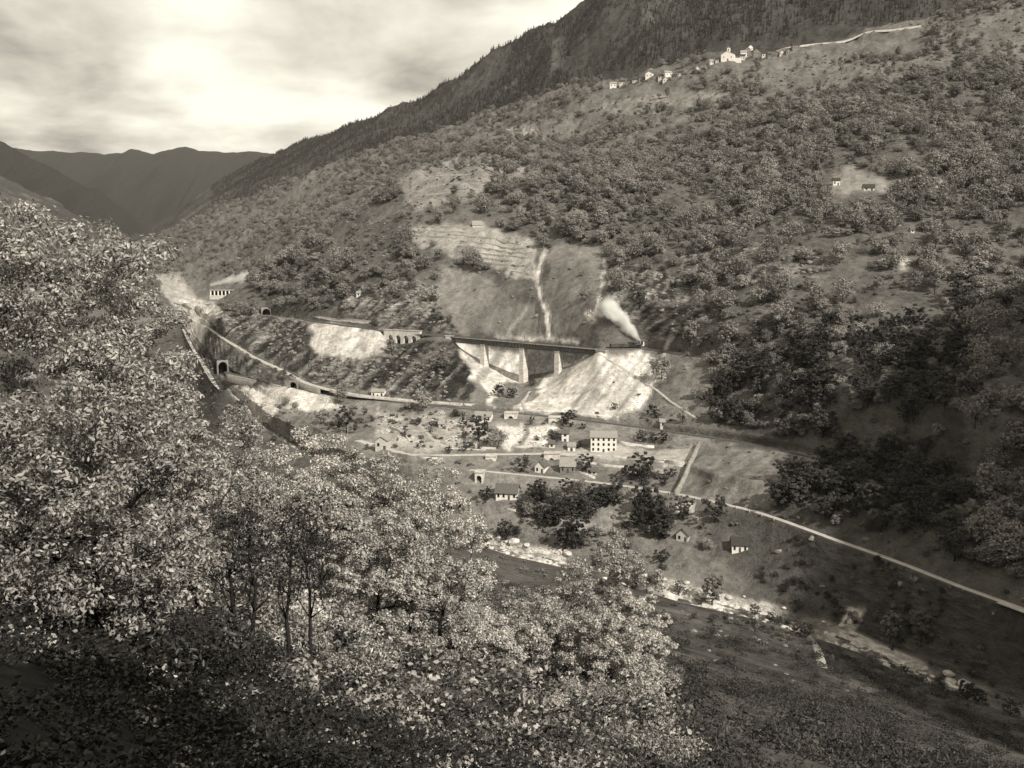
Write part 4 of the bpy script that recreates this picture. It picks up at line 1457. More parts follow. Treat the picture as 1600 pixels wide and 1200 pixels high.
def plume(name, label, A, B, r0, r1, dens, seed, col=0.95):
    """a cone-like body of steam from A to B; density falls off towards its edge"""
    A, B = Vector(A), Vector(B)
    L = (B - A).length
    n, k = 16, 14
    m = MB()
    pts = [(0, 0, -0.02 + 1.06 * i / k) for i in range(k + 1)]
    rad = [1.45 * (r0 + (r1 - r0) * min(max(p[2], 0), 1) ** 0.8) / L for p in pts]
    b0 = len(m.v)
    m.tube(pts, rad, n)
    me = m.mesh(name)
    mt = bpy.data.materials.new(name)
    mt.use_nodes = True
    nt = mt.node_tree
    nt.nodes.remove(nt.nodes['Principled BSDF'])
    pv = N(nt, 'ShaderNodeVolumePrincipled')
    pv.inputs['Color'].default_value = (col, col * 0.99, col * 0.96, 1)
    pv.inputs['Anisotropy'].default_value = -0.3
    co = N(nt, 'ShaderNodeTexCoord').outputs['Object']
    wn_ = nt.nodes.new('ShaderNodeTexNoise')
    wn_.inputs['Scale'].default_value = 5.5
    wn_.inputs['Detail'].default_value = 3
    nt.links.new(co, wn_.inputs['Vector'])
    sb = N(nt, 'ShaderNodeVectorMath', operation='SUBTRACT')
    sb.inputs[1].default_value = (0.5, 0.5, 0.5)
    nt.links.new(wn_.outputs['Color'], sb.inputs[0])
    scv = N(nt, 'ShaderNodeVectorMath', operation='SCALE')
    scv.inputs['Scale'].default_value = 0.3
    nt.links.new(sb.outputs[0], scv.inputs[0])
    adv = N(nt, 'ShaderNodeVectorMath', operation='ADD')
    nt.links.new(co, adv.inputs[0])
    nt.links.new(scv.outputs[0], adv.inputs[1])
    sp0 = N(nt, 'ShaderNodeSeparateXYZ')
    nt.links.new(co, sp0.inputs[0])
    mxv = N(nt, 'ShaderNodeMix')
    mxv.data_type = 'VECTOR'
    nt.links.new(nmath(nt, 'MULTIPLY', sp0.outputs[2], 2.0, True), mxv.inputs[0])
    nt.links.new(co, mxv.inputs[4])
    nt.links.new(adv.outputs[0], mxv.inputs[5])
    sp = N(nt, 'ShaderNodeSeparateXYZ')
    nt.links.new(mxv.outputs[1], sp.inputs[0])
    z = sp0.outputs[2]
    rho = nmath(nt, 'SQRT', nmath(nt, 'ADD', nmath(nt, 'MULTIPLY', sp.outputs[0], sp.outputs[0]), nmath(nt, 'MULTIPLY', sp.outputs[1], sp.outputs[1])))
    zz = nmath(nt, 'POWER', nmath(nt, 'MAXIMUM', z, 0.0), 0.8)
    rr = nmath(nt, 'ADD', nmath(nt, 'MULTIPLY', zz, (r1 - r0) / L), r0 / L)
    e_ = nmath(nt, 'SUBTRACT', 1.0, nmath(nt, 'DIVIDE', rho, rr), True)
    mpn = N(nt, 'ShaderNodeMapping')
    mpn.inputs['Location'].default_value = (seed, seed * 2, 0)
    mpn.inputs['Scale'].default_value = (1, 1, 0.55)
    nt.links.new(co, mpn.inputs[0])
    no = nnoise(nt, L / (r1 * 0.5), 5, 0.65, mpn.outputs[0])
    e2 = nmath(nt, 'SUBTRACT', nmath(nt, 'ADD', nmath(nt, 'MULTIPLY', e_, 1.2), nmath(nt, 'MULTIPLY', no, 1.4)), 1.0, True)
    fade = nmath(nt, 'MINIMUM', nmath(nt, 'MULTIPLY', nmath(nt, 'SUBTRACT', 1.03, z, True), 2.2), 1.0)
    d = nmath(nt, 'MULTIPLY', nmath(nt, 'MULTIPLY', e2, fade), dens)
    nt.links.new(d, pv.inputs['Density'])
    nt.links.new(pv.outputs[0], nt.nodes['Material Output'].inputs['Volume'])
    me.materials.append(mt)
    o = obj(name, me)
    o.matrix_world = Matrix.Translation(A) @ (B - A).to_track_quat('Z', 'Y').to_matrix().to_4x4() @ Matrix.Scale(L, 4)
    return tag(o, label, 'steam')


lc = lo.matrix_basis @ Vector((3.6, 0, 4.3))
plume('steam_plume', 'bright white steam plume slanting up left from the locomotive', lc, at(944, 470, lc.y + 14), 0.9, 12.0, 0.9, 1.3, 0.995)
plume('smoke_trail', 'pale smoke trail drifting right above the far railway gallery', at(330, 445, GY + 6), at(406, 424, GY + 30), 3.5, 12, 0.13, 4.4, 0.98)

# ================================================================== VEGETATION: meshes
def cards(P, Nrm, size, rs, fold=0.25, aspect=1.0, quad=False):
    """one folded leaf (or leaf clump) per point: 6 verts, 2 quads"""
    n = len(P)
    Nrm = Nrm / (np.linalg.norm(Nrm, axis=1)[:, None] + 1e-9)
    t = rs.normal(size=(n, 3))
    t -= (t * Nrm).sum(1)[:, None] * Nrm
    t /= np.linalg.norm(t, axis=1)[:, None] + 1e-9
    b = np.cross(Nrm, t)
    sz = (size * rs.uniform(0.6, 1.35, n))[:, None]
    w = sz * 0.5 * aspect
    if quad:
        v = np.stack([P - t * sz * 0.5, P + b * w * 0.8 + t * sz * 0.05, P + t * sz * 0.55, P - b * w * 0.8 - t * sz * 0.02 - Nrm * fold * w], 1).reshape(-1, 3)
        return v, np.arange(n * 4).reshape(n, 4)
    v = np.stack([P - t * sz * 0.5, P + b * w * 0.75 - t * sz * 0.12 - Nrm * fold * w, P + b * w * 0.55 + t * sz * 0.28 - Nrm * fold * w,
                  P + t * sz * 0.55, P - b * w * 0.6 + t * sz * 0.25 - Nrm * fold * w, P - b * w * 0.75 - t * sz * 0.15 - Nrm * fold * w], 1).reshape(-1, 3)
    k = np.arange(n)[:, None] * 6
    f = np.concatenate([k + np.array([[0, 1, 2, 3]]), k + np.array([[0, 3, 4, 5]])], 1).reshape(-1, 4)
    return v, f


def lobes_points(lobes, n, rs, shell=0.55):
    """points and outward directions over a set of ellipsoid lobes (cx,cy,cz,rx,ry,rz)"""
    L = np.array(lobes)
    w = L[:, 3] * L[:, 5]
    li = rs.choice(len(L), n, p=w / w.sum())
    d = rs.normal(size=(n, 3))
    d[:, 2] = np.where(d[:, 2] < 0, d[:, 2] * 0.6, d[:, 2])
    d /= np.linalg.norm(d, axis=1)[:, None]
    r = shell + (1 - shell) * rs.random(n) ** 0.6
    r = r * (1 + 0.14 * rs.normal(size=n))
    P = L[li, :3] + d * L[li, 3:] * r[:, None]
    return P, d


def crown_lobes(h, r, base, k, rs, flat=0.8):
    """lobes of an uneven crown: k clumps round a core"""
    lob = [(0, 0, base + (h - base) * 0.5, r * 0.62, r * 0.62, (h - base) * 0.42)]
    for i in range(k):
        a = 2.4 * i + rs.uniform(-0.5, 0.5)
        t = (i + 0.5) / k
        z = base + (h - base) * (0.15 + 0.72 * t)
        env = math.sin(math.pi * min(max(0.12 + 0.8 * t, 0), 1)) ** 0.6
        q = r * env * rs.uniform(0.45, 0.85)
        lr = r * rs.uniform(0.26, 0.5)
        lob.append((q * math.cos(a), q * math.sin(a), z, lr, lr, lr * flat * rs.uniform(0.7, 1.1)))
    return lob


def trunk_mb(h, r0, lobes, rs, limbs=6, n=7, top=0.55, lean=0.06, twigs=0):
    m = MB()
    k = 6
    lx, ly = rs.normal() * lean * h, rs.normal() * lean * h
    ax = [(lx * (i / k) ** 1.5 + rs.normal() * 0.012 * h, ly * (i / k) ** 1.5 + rs.normal() * 0.012 * h, top * h * i / k) for i in range(k + 1)]
    ax[0] = (0, 0, -0.08 * h)
    m.tube(ax, [r0 * (1.35 if i == 0 else 1) * (1 - 0.72 * i / k) for i in range(k + 1)], n)
    ends = []
    for i in range(min(limbs, len(lobes) - 1)):
        c = Vector(lobes[1 + i][:3])
        j = 1 + int((k - 2) * (0.25 + 0.7 * i / max(limbs - 1, 1)))
        s_ = Vector(ax[j])
        if c.z < s_.z:
            c.z = s_.z + 0.05 * h
        mid = (s_ + c) / 2 + Vector((rs.normal() * 0.03 * h, rs.normal() * 0.03 * h, -0.03 * h))
        rr = r0 * (1 - 0.72 * j / k) * 0.6
        m.tube([s_, mid, c], [rr, rr * 0.6, rr * 0.2], max(4, n - 2))
        ends.append((mid, c, rr))
        for _ in range(twigs):
            e_ = c + Vector((rs.normal(), rs.normal(), rs.normal() * 0.7)) * lobes[1 + i][3] * 0.7
            st = mid.lerp(c, rs.uniform(0.2, 1))
            m.tube([st, st.lerp(e_, 0.5) + Vector((0, 0, 0.04 * h * rs.random())), e_], [rr * 0.35, rr * 0.2, rr * 0.07], 4)
    return m


def tree_meshes(name, h, r, base, k, nleaf, leaf, leafmat, barkmat, seed, r0=None, shell=0.5, limbs=5, twigs=0, aspect=1.0, flat=0.8, up=0.5, lobes=None, sub=0, quad=False):
    rs = np.random.default_rng(seed)
    lob = lobes or crown_lobes(h, r, base, k, rs, flat)
    lob2 = lob
    if sub:
        lob2 = []
        for c in lob:
            for _ in range(sub):
                q = rs.normal(size=3)
                q /= np.linalg.norm(q)
                f_ = rs.uniform(0.55, 1.12)
                lr = c[3] * rs.uniform(0.2, 0.42)
                lob2.append((c[0] + q[0] * c[3] * f_, c[1] + q[1] * c[4] * f_, c[2] + q[2] * c[5] * f_, lr, lr, lr * 0.7))
    P, d = lobes_points(lob2, nleaf, rs, shell)
    nd = d + rs.normal(size=d.shape) * 0.45 + np.array([0, 0, up])
    v, f = cards(P, nd, np.full(nleaf, leaf), rs, aspect=aspect, quad=quad)
    cm = mesh_np(name + '_crown', v, f, leafmat)
    tm = trunk_mb(h, r0 or h * 0.022, lob, rs, limbs, twigs=twigs).mesh(name + '_trunk', barkmat, True)
    return tm, cm


def tree_thing(name, label, cat, loc, tm, cm, sc=1.0, rz=0.0, group=None, parts=('trunk', 'crown')):
    t = thing(name, label, cat, loc, rz, group)
    t.scale = (sc, sc, sc)
    obj(parts[0], tm, t)
    obj(parts[1], cm, t)
    return t


def unlinked(name, me):
    return bpy.data.objects.new(name, me)


def joined(name, tm, cm, lm, bm_):
    """trunk and crown in one mesh, for the wood that reads as one mass"""
    b = bmesh.new()
    b.from_mesh(cm)
    nf = len(b.faces)
    b.from_mesh(tm)
    b.faces.ensure_lookup_table()
    for f in b.faces[nf:]:
        f.material_index = 1
    me = bpy.data.meshes.new(name)
    b.to_mesh(me)
    b.free()
    me.materials.append(lm)
    me.materials.append(bm_)
    return me


def scatter(name, label, cat, pts, rots, scl, pick, sources):
    """ONE object of kind stuff: instances of the source meshes on its points"""
    me = bpy.data.meshes.new(name)
    me.vertices.add(len(pts))
    me.vertices.foreach_set('co', np.asarray(pts, np.float32).ravel())
    a = me.attributes.new('rot', 'FLOAT_VECTOR', 'POINT')
    rv_ = np.zeros((len(pts), 3), np.float32)
    rv_[:, 2] = rots
    a.data.foreach_set('vector', rv_.ravel())
    a = me.attributes.new('scl', 'FLOAT_VECTOR', 'POINT')
    a.data.foreach_set('vector', np.asarray(scl, np.float32).ravel())
    a = me.attributes.new('pick', 'INT', 'POINT')
    a.data.foreach_set('value', np.asarray(pick, np.int32))
    coll = bpy.data.collections.new(name + '_sources')
    for i, s_ in enumerate(sources):
        coll.objects.link(unlinked('%s_%02d' % (name, i), s_))
    ng = bpy.data.node_groups.new(name, 'GeometryNodeTree')
    ng.interface.new_socket('Geometry', in_out='INPUT', socket_type='NodeSocketGeometry')
    ng.interface.new_socket('Geometry', in_out='OUTPUT', socket_type='NodeSocketGeometry')
    gi, go = ng.nodes.new('NodeGroupInput'), ng.nodes.new('NodeGroupOutput')
    ip = ng.nodes.new('GeometryNodeInstanceOnPoints')
    ci = ng.nodes.new('GeometryNodeCollectionInfo')
    ci.inputs['Collection'].default_value = coll
    ci.inputs['Separate Children'].default_value = True
    ci.inputs['Reset Children'].default_value = True

    def attr(nm, typ):
        q = ng.nodes.new('GeometryNodeInputNamedAttribute')
        q.data_type = typ
        q.inputs['Name'].default_value = nm
        return q.outputs['Attribute']
    L = ng.links
    L.new(gi.outputs[0], ip.inputs['Points'])
    L.new(ci.outputs[0], ip.inputs['Instance'])
    ip.inputs['Pick Instance'].default_value = True
    L.new(attr('pick', 'INT'), ip.inputs['Instance Index'])
    L.new(attr('rot', 'FLOAT_VECTOR'), ip.inputs['Rotation'])
    L.new(attr('scl', 'FLOAT_VECTOR'), ip.inputs['Scale'])
    L.new(ip.outputs[0], go.inputs[0])
    o = obj(name, me)
    md = o.modifiers.new('scatter', 'NODES')
    md.node_group = ng
    o['kind'] = 'stuff'
    tag(o, label, cat)
    return o


# ================================================================== VEGETATION: where
fc = V[FQ].mean(1)
e1, e2 = V[FQ[:, 2]] - V[FQ[:, 0]], V[FQ[:, 3]] - V[FQ[:, 1]]
farea = 0.5 * np.linalg.norm(np.cross(e1, e2), axis=1)
fr_i, fc_i = np.divmod(np.arange(len(FQ)), nc - 1)
f_tree = tree[fr_i, fc_i]
f_near = near_side[fr_i, fc_i]
f_dark = darkm[fr_i, fc_i]
f_riv = onriver[fr_i, fc_i]
fU, fV = proj(fc[:, 0], fc[:, 1], fc[:, 2])
f_A = fc[:, 0] / (fc[:, 1] + Y0)
f_in = (fU > -120) & (fU < 1720) & (fV > -140) & (fV < 1300) & (fc[:, 1] > 3)


def row_dist(nm):
    return fc[:, 1] - np.interp(f_A, AT, ROWS[nm][0])


keep = np.ones(len(FQ), bool)
for nm, a, b in (('lowroad', -11, 4), ('houseroad', -10, 5), ('rail2', -8, 5), ('highroad', -9, 4), ('rail1', -12, 6)):
    rd = row_dist(nm)
    lim = {'lowroad': (300, 1720), 'houseroad': (300, 1090), 'rail2': (300, 1310), 'highroad': (300, 760), 'rail1': (400, 1060)}[nm]
    if nm == 'lowroad':
        a = np.where(fU > 1230, -1.5, a)
    keep &= ~((rd > a) & (rd < b) & (fU > lim[0]) & (fU < lim[1]))
EX = [(322, 505, 372, 560), (355, 528, 420, 588), (400, 555, 480, 612), (700, 505, 945, 640), (915, 670, 1080, 735), (870, 660, 905, 745), (825, 715, 905, 765), (735, 635, 812, 670), (765, 745, 815, 830), (1040, 815, 1092, 910), (1125, 830, 1185, 925), (575, 605, 610, 640),
      (940, 470, 1012, 575), (735, 340, 760, 372), (590, 505, 720, 545), (475, 485, 605, 560), (1290, 272, 1385, 332), (1200, 245, 1226, 284), (1414, 352, 1438, 392), (545, 452, 574, 490),
      (945, 108, 1075, 152), (1085, 100, 1255, 108), (1105, 66, 1255, 100), (1250, 40, 1445, 84), (325, 430, 392, 480), (405, 470, 430, 505), (335, 560, 365, 600), (445, 585, 475, 615), (1048, 690, 1100, 785),
      (1030, 655, 1046, 680), (575, 680, 620, 712), (840, 395, 865, 530), (740, 705, 780, 760), (850, 705, 880, 735), (860, 650, 875, 670), (250, 440, 345, 560)]
for x0, y0, x1, y1 in EX:
    keep &= ~((fU > x0) & (fU < x1) & (fV > y0) & (fV < y1) & ~f_near)


def sample(n, w):
    w = w * farea * f_in * keep
    i = rng.choice(len(FQ), n, p=w / w.sum())
    a, b = rng.random(n)[:, None], rng.random(n)[:, None]
    q = FQ[i]
    P = (V[q[:, 0]] * (1 - a) + V[q[:, 1]] * a) * (1 - b) + (V[q[:, 3]] * (1 - a) + V[q[:, 2]] * a) * b
    return P, i


Yr1 = np.interp(f_A, AT, ROWS['rail1'][0])
Ylow = np.interp(f_A, AT, ROWS['lowroad'][0])
clump = fbm(fc[:, 0] / 70, fc[:, 1] / 80, 101, 4)
upper = (fc[:, 1] > Yr1 + 4) & ~f_dark
valley_f = (~f_near) & (fc[:, 1] <= Yr1 + 4) & ~f_riv
wt = np.where(upper, np.clip(clump * 2.0 + 0.75, 0.12, 1.6), 0.0)
wt = np.where(upper & (fc[:, 1] > 1150), wt * 0.55, wt)
wt = np.where(upper & (fU > 1000), wt * 1.25, wt)
wt = np.where(valley_f, 0.12, wt)
right_low = valley_f & (fU > 1110) & (fV > 560)
wt = np.where(right_low, 2.6, wt)
wt = np.where(valley_f & (fU > 820) & (fU < 1120) & (fV > 772) & (fV < 900), 1.1, wt)
wt = np.where(valley_f & (fU < 480) & (fV < 640), 0.5, wt)
wt = wt * f_tree
rl = row_dist('lowroad')
wt = np.where((fU > 1140) & (rl > -260) & (rl < 9) & ~f_near, 0.0, wt)
TP, TI = sample(17000, wt)
# no two trunks in the same spot: thin by a grid
key = np.floor(TP[:, :2] / np.where(TP[:, 1:2] > 1150, 5.0, 3.8)).astype(np.int64)
_, first = np.unique(key[:, 0] * 100003 + key[:, 1], return_index=True)
TP, TI = TP[first], TI[first]
TS = (0.32 + 0.95 * rng.random(len(TP)) ** 1.8) * 1.35 * np.where(TP[:, 1] > 1150, 0.85, 1.0)
print('trees', len(TP))

far_src, ind_src = [], []
for i in range(9):
    h = (9, 8, 10, 7.5, 9.5, 8.5, 12, 6.5, 11)[i]
    r = (4.2, 4.4, 3.6, 3.8, 4.8, 3.9, 3.4, 4.6, 5.2)[i]
    tm, cm = tree_meshes('hill_tree%d' % i, h, r, h * 0.16, (9, 12, 6, 14, 8, 10, 11, 7, 16)[i], 760, 0.68, M['leaf_far'], M['bark'], 200 + i, shell=0.6, limbs=4, up=0.35)
    ind_src.append((tm, cm))
    far_src.append(joined('wood%d' % i, tm, cm, M['leaf_far'], M['bark']))
# the 300 that show largest stand as trees of their own
TU, TVv = proj(TP[:, 0], TP[:, 1], TP[:, 2] + 5)
size_px = TS / TP[:, 1]
vis = (TU > 118) & (TU < 1515) & (TVv > 40) & (TVv < 1045)
order = np.argsort(-size_px * vis)
own, k = [], 0
for i in order:
    if len(own) >= 290:
        break
    top = Vector(TP[i]) + Vector((0, 0, 7 * TS[i]))
    dlen = top.length
    h = bvh.ray_cast(Vector((0, 0, 0)) + top.normalized() * 3, top.normalized(), dlen - 6)
    if h[0] is None:
        own.append(i)
own = np.array(own)
mask_own = np.zeros(len(TP), bool)
mask_own[own] = True
GN_ = 'trees scattered over the opposite slope'


def place_word(u, v):
    if v > 690:
        return 'rounded dark tree crowded on the shaded lower slope beside the valley road' if u > 1100 else 'rounded tree among the meadows near the river'
    if v > 545:
        return 'rounded tree on the dim right slope above the lower railway' if u > 1040 else 'rounded tree among crags and rubble below the upper railway'
    return 'rounded tree on the hillside right of the steam plume' if u > 960 else 'rounded tree on the wooded hillside above the upper railway'


rest = ~mask_own
ns = TS[rest]
scatter('hillside_wood', 'rounded deciduous trees covering the far hillside as one wood', 'wood', TP[rest] - np.array([0, 0, 0.3]), rng.uniform(0, 6.28, rest.sum()),
        np.stack([ns * rng.uniform(0.8, 1.35, rest.sum()), ns * rng.uniform(0.8, 1.35, rest.sum()), ns * rng.uniform(0.75, 1.2, rest.sum())], -1), rng.integers(0, 9, rest.sum()), far_src)

# conifers on the dark mountain
con = []
for i in range(3):
    rs = np.random.default_rng(300 + i)
    h = 14
    nb = 130
    z = rs.random(nb) ** 1.2 * h * 0.9
    a = rs.uniform(0, 6.28, nb)
    rr = (1 - z / h) * 2.6 * rs.uniform(0.5, 1, nb)
    P = np.stack([np.cos(a) * rr, np.sin(a) * rr, z + 1], -1)
    d = np.stack([np.cos(a), np.sin(a), np.full(nb, 0.9)], -1)
    v_, f_ = cards(P, d, np.full(nb, 1.9), rs)
    con.append(mesh_np('fir%d' % i, v_, f_, M['conifer']))
CPt, _ = sample(22000, np.where(f_dark & (fU > 330) & (fc[:, 1] < np.interp(f_A, AT, ROWS['skyline'][0]) + 60), np.clip(0.7 + 1.5 * fbm(fc[:, 0] / 160, fc[:, 1] / 200, 111, 3), 0.03, 2), 0) * np.where(f_tree < 0.5, 0.05, 1))
sc_ = rng.uniform(0.3, 0.72, len(CPt))
scatter('fir_forest', 'dark fir forest covering the high mountain flank', 'forest', CPt - np.array([0, 0, 0.5]), rng.uniform(0, 6.28, len(CPt)), np.stack([sc_, sc_, sc_ * 1.1], -1), rng.integers(0, 3, len(CPt)), con)

# scrub: low bushes over every rough slope
scrub = []
for i in range(4):
    rs = np.random.default_rng(400 + i)
    lob = [(rs.normal() * 0.6, rs.normal() * 0.6, 0.6 + rs.random() * 0.5, 0.9, 0.9, 0.75) for _ in range(4)]
    P, d = lobes_points(lob, 110, rs, 0.6)
    v_, f_ = cards(P, d + rs.normal(size=d.shape) * 0.5, np.full(110, 0.55), rs)
    scrub.append(mesh_np('scrub%d' % i, v_, f_, M['brush']))
rough = (~f_near | ((fc[:, 1] > 170) & (fV < 1010))) & ~f_dark & ~f_riv & (fine[fr_i, fc_i] > 0.7)
SPt, _ = sample(26000, np.where(rough & (rock[fr_i, fc_i] > 0.75), 0.16, 1.0) * np.where(rough, np.clip(0.5 + 1.6 * fbm(fc[:, 0] / 30, fc[:, 1] / 30, 121, 3), 0.05, 2), 0) * np.where(fc[:, 1] > 1150, 0.5, 1) + np.where((~f_near) & ~f_dark & (fine[fr_i, fc_i] <= 0.7) & ~f_riv, 0.05, 0))
sc_ = 0.3 + 1.1 * rng.random(len(SPt)) ** 2.2
scatter('hillside_scrub', 'low mottled scrub and bushes over the rough hillside', 'scrub', SPt - np.array([0, 0, 0.15]), rng.uniform(0, 6.28, len(SPt)), np.stack([sc_, sc_, sc_ * 0.9], -1), rng.integers(0, 4, len(SPt)), scrub)

# trees that stand out in the valley
mid_src = []
for i in range(5):
    h = (9, 8, 10, 7, 11)[i]
    r = (4.6, 4.4, 4.2, 3.8, 5.0)[i]
    mid_src.append(tree_meshes('valley_tree%d' % i, h, r, h * 0.1, 12, 2600, 0.5, M['leaf_mid'], M['bark_dark'], 500 + i, sub=5, quad=True, shell=0.5, limbs=6, up=0.35))
for i in own:
    j = int(rng.integers(0, 9))
    lab = place_word(TU[i], TVv[i])
    tree_thing('hillside_tree', lab, 'tree', TP[i] - np.array([0, 0, 0.3]), *((mid_src[j % 5] if TP[i][1] < 560 else ind_src[j])), float(TS[i]), float(rng.uniform(0, 6.28)), GN_ + ': ' + lab.split(' tree ')[1])
pale_src = tree_meshes('pale_tree', 8, 3.2, 0.8, 12, 2600, 0.42, M['brush'], M['bark'], 520, sub=5, quad=True, shell=0.4, limbs=7, up=0.3)
VT = [(886, 668, 1.15, 'large dark round tree between the lower railway and the narrow house'), (868, 690, 0.8, 'dark bush at the left gable of the narrow house'),
      (916, 738, 1.05, 'dark round tree below the big house beside the barn'), (905, 700, 0.6, 'dark bush at the left corner of the big house'),
      (818, 738, 0.9, 'dark round bush on the bank above the valley road'), (838, 785, 1.2, 'tall dark tree just right of the white farmhouse'), (862, 790, 1.1, 'dark tree standing between the farmhouse and the valley road'),
      (885, 778, 1.05, 'dark tree in the row below the barn'), (900, 795, 1.0, 'dark tree at the right end of the row below the barn'), (760, 785, 0.8, 'dark tree left of the white farmhouse'),
      (820, 800, 1.0, 'bushy dark tree below the white farmhouse'), (850, 825, 1.15, 'large dark tree on the river bank below the farmhouse'), (965, 770, 1.0, 'dark tree on the near edge of the valley road'),
      (985, 750, 1.15, 'dark tree below the long pale retaining wall'), (1010, 752, 0.9, 'small dark tree under the middle of the retaining wall'), (1003, 690, 0.75, 'left dark clipped tree in the garden below the lower railway'),
      (1020, 691, 0.75, 'middle dark clipped tree in the garden below the lower railway'), (1036, 693, 0.75, 'right dark clipped tree in the garden below the lower railway'), (832, 603, 0.75, 'dark tree on the scree beneath the girder bridge'),
      (1000, 480, 1.2, 'large tree just right of the steam plume'), (788, 262, 1.7, 'big round tree on the crest beside the pale hilltop field'), (1050, 745, 0.6, 'small dark bush at the foot of the meadow wall'),
      (790, 845, 1.1, 'round dark tree above the bright river boulders'), (935, 790, 1.2, 'broad dark tree right of the row below the barn'), (725, 668, 0.7, 'dark tree among rubble left of the white cottage'),
      (960, 640, 0.5, 'small bush at the foot of the bright scree'), (1018, 650, 0.9, 'dark tree at the right foot of the bright scree'), (600, 600, 1.2, 'bushy tree filling the cleft between the two crags'), (612, 580, 1.0, 'upper bushy tree in the cleft between the two crags'),
      (780, 620, 0.9, 'dark thicket on the slope below the left bridge pier'), (800, 622, 0.8, 'dark thicket on the slope below the middle bridge pier')]
for i, (u, v, s_, lab) in enumerate(VT):
    p = hit(u, v)
    if p is None:
        continue
    tm, cm = mid_src[i % 5]
    tree_thing('valley_tree', lab, 'tree', p - Vector((0, 0, 0.2)), tm, cm, s_, i * 1.3)
for u, v, s_, lab in ((1112, 945, 1.75, 'tall pale feathery tree on the river bank near the white shed'), (1180, 965, 0.8, 'low pale bush beside the bright river stones'), (1390, 1000, 1.5, 'pale grey bushy tree at the lower right by the river'),
                      (1440, 1000, 1.6, 'pale bushy tree at the right edge above the river'), (1060, 930, 0.9, 'pale bush above the bright bank of the river')):
    p = hit(u, v)
    tree_thing('bank_tree', lab, 'tree', p - Vector((0, 0, 0.2)), pale_src[0], pale_src[1], s_, u * 0.7)

wo = np.where((~f_near) & ~f_riv & (fU > 560) & (fU < 1070) & (fV > 640) & (fV < 860) & (fc[:, 1] < Yr1), np.clip(0.5 + 1.6 * fbm(fc[:, 0] / 18, fc[:, 1] / 18, 191, 3), 0.03, 2), 0) * np.where(fine[fr_i, fc_i] < 0.55, 0.15, 1)
OP, _ = sample(75, wo)
OU, OV = proj(OP[:, 0], OP[:, 1], OP[:, 2])
for k_, p in enumerate(OP):
    tm, cm = mid_src[k_ % 5] if k_ % 3 else pale_src
    lab = ('small orchard tree on the rubble ground left of the big house' if OV[k_] < 712 else 'small dark tree or bush on the meadow between valley road and river' if OV[k_] > 765 else 'small garden tree between the village road and the valley road')
    tree_thing('garden_tree', lab, 'tree', p - np.array([0, 0, 0.15]), tm, cm, float(rng.uniform(0.28, 0.6)), float(rng.uniform(0, 6.28)), lab.replace('tree', 'trees'))

# ================================================================== BOULDERS
bsrc = []
for i in range(5):
    b = bmesh.new()
    bmesh.ops.create_icosphere(b, subdivisions=2, radius=1)
    for v_ in b.verts:
        q = v_.co.normalized()
        rr = 1 + 0.28 * float(fbm(np.array([q.x * 1.7 + i * 9]), np.array([q.y * 1.7 + q.z * 2.3]), 131, 3)[0])
        v_.co = Vector((q.x * 1.3, q.y, q.z * 0.7)) * rr
    me = bpy.data.meshes.new('boulder%d' % i)
    b.to_mesh(me)
    b.free()
    me.materials.append(M['rock'])
    bsrc.append(me)
aa = np.linspace(a_of(1500, 'river'), a_of(760, 'river'), 500)
RP = rowpt('river', aa)
RS = side(RP)
for k in range(150):
    i = int(rng.integers(0, 500))
    off = float(rng.choice([-1, 1]) * rng.uniform(3, 11))
    q = RP[i] + RS[i] * off
    gz = ground(q[0], q[1]).z
    if gz > RP[i][2] + 4:
        continue
    s_ = float(rng.uniform(0.5, 1.6) * (1.7 if rng.random() < 0.12 else 1))
    o = obj('boulder', bsrc[k % 5], None, (q[0], q[1], gz + 0.15 * s_), float(rng.uniform(0, 6.28)))
    o.scale = (s_, s_, s_)
    uu = float(proj(np.float64(q[0]), np.float64(q[1]), np.float64(gz))[0])
    lab = 'pale boulder in the stream bed at the lower right' if uu > 1240 else ('pale boulder on the river bank below the feathery tree' if uu > 1030 else 'pale boulder in the stream below the dark valley trees')
    tag(o, lab, 'boulder', lab.replace('pale boulder', 'boulders'))
OC, _ = sample(1500, np.where((fU > 585) & (fU < 880) & (fV > 640) & (fV < 715) & ~f_near, 2.5, 1.0) * np.where((~f_near) & ~f_dark & (fc[:, 1] < 1100) & (rock[fr_i, fc_i] > 0.6), 1.0, 0.07 * ((~f_near) & ~f_dark & (fc[:, 1] < 1100))))
rk_me = []
for me in bsrc:
    m2 = me.copy()
    m2.materials.clear()
    m2.materials.append(M['rock_dark'])
    rk_me.append(m2)
sc_ = rng.uniform(0.4, 1.6, len(OC))
scatter('hillside_rocks', 'scattered pale rocks and outcrops on the rough slopes', 'rocks', OC, rng.uniform(0, 6.28, len(OC)), np.stack([sc_ * 1.3, sc_ * 0.7, sc_ * 1.2], -1), rng.integers(0, 5, len(OC)), rk_me)

scr = (~f_near) & (alb[fr_i, fc_i] > 0.3) & (fc[:, 1] > 400) & (fc[:, 1] < 1000)
SC, _ = sample(5000, np.where(scr, 1.0, 0))
ss_ = 0.18 + 0.5 * rng.random(len(SC)) ** 3
scatter('scree_stones', 'loose stones strewn over the bright scree slopes', 'stones', SC, rng.uniform(0, 6.28, len(SC)), np.stack([ss_, ss_, ss_], -1), rng.integers(0, 5, len(SC)), bsrc)

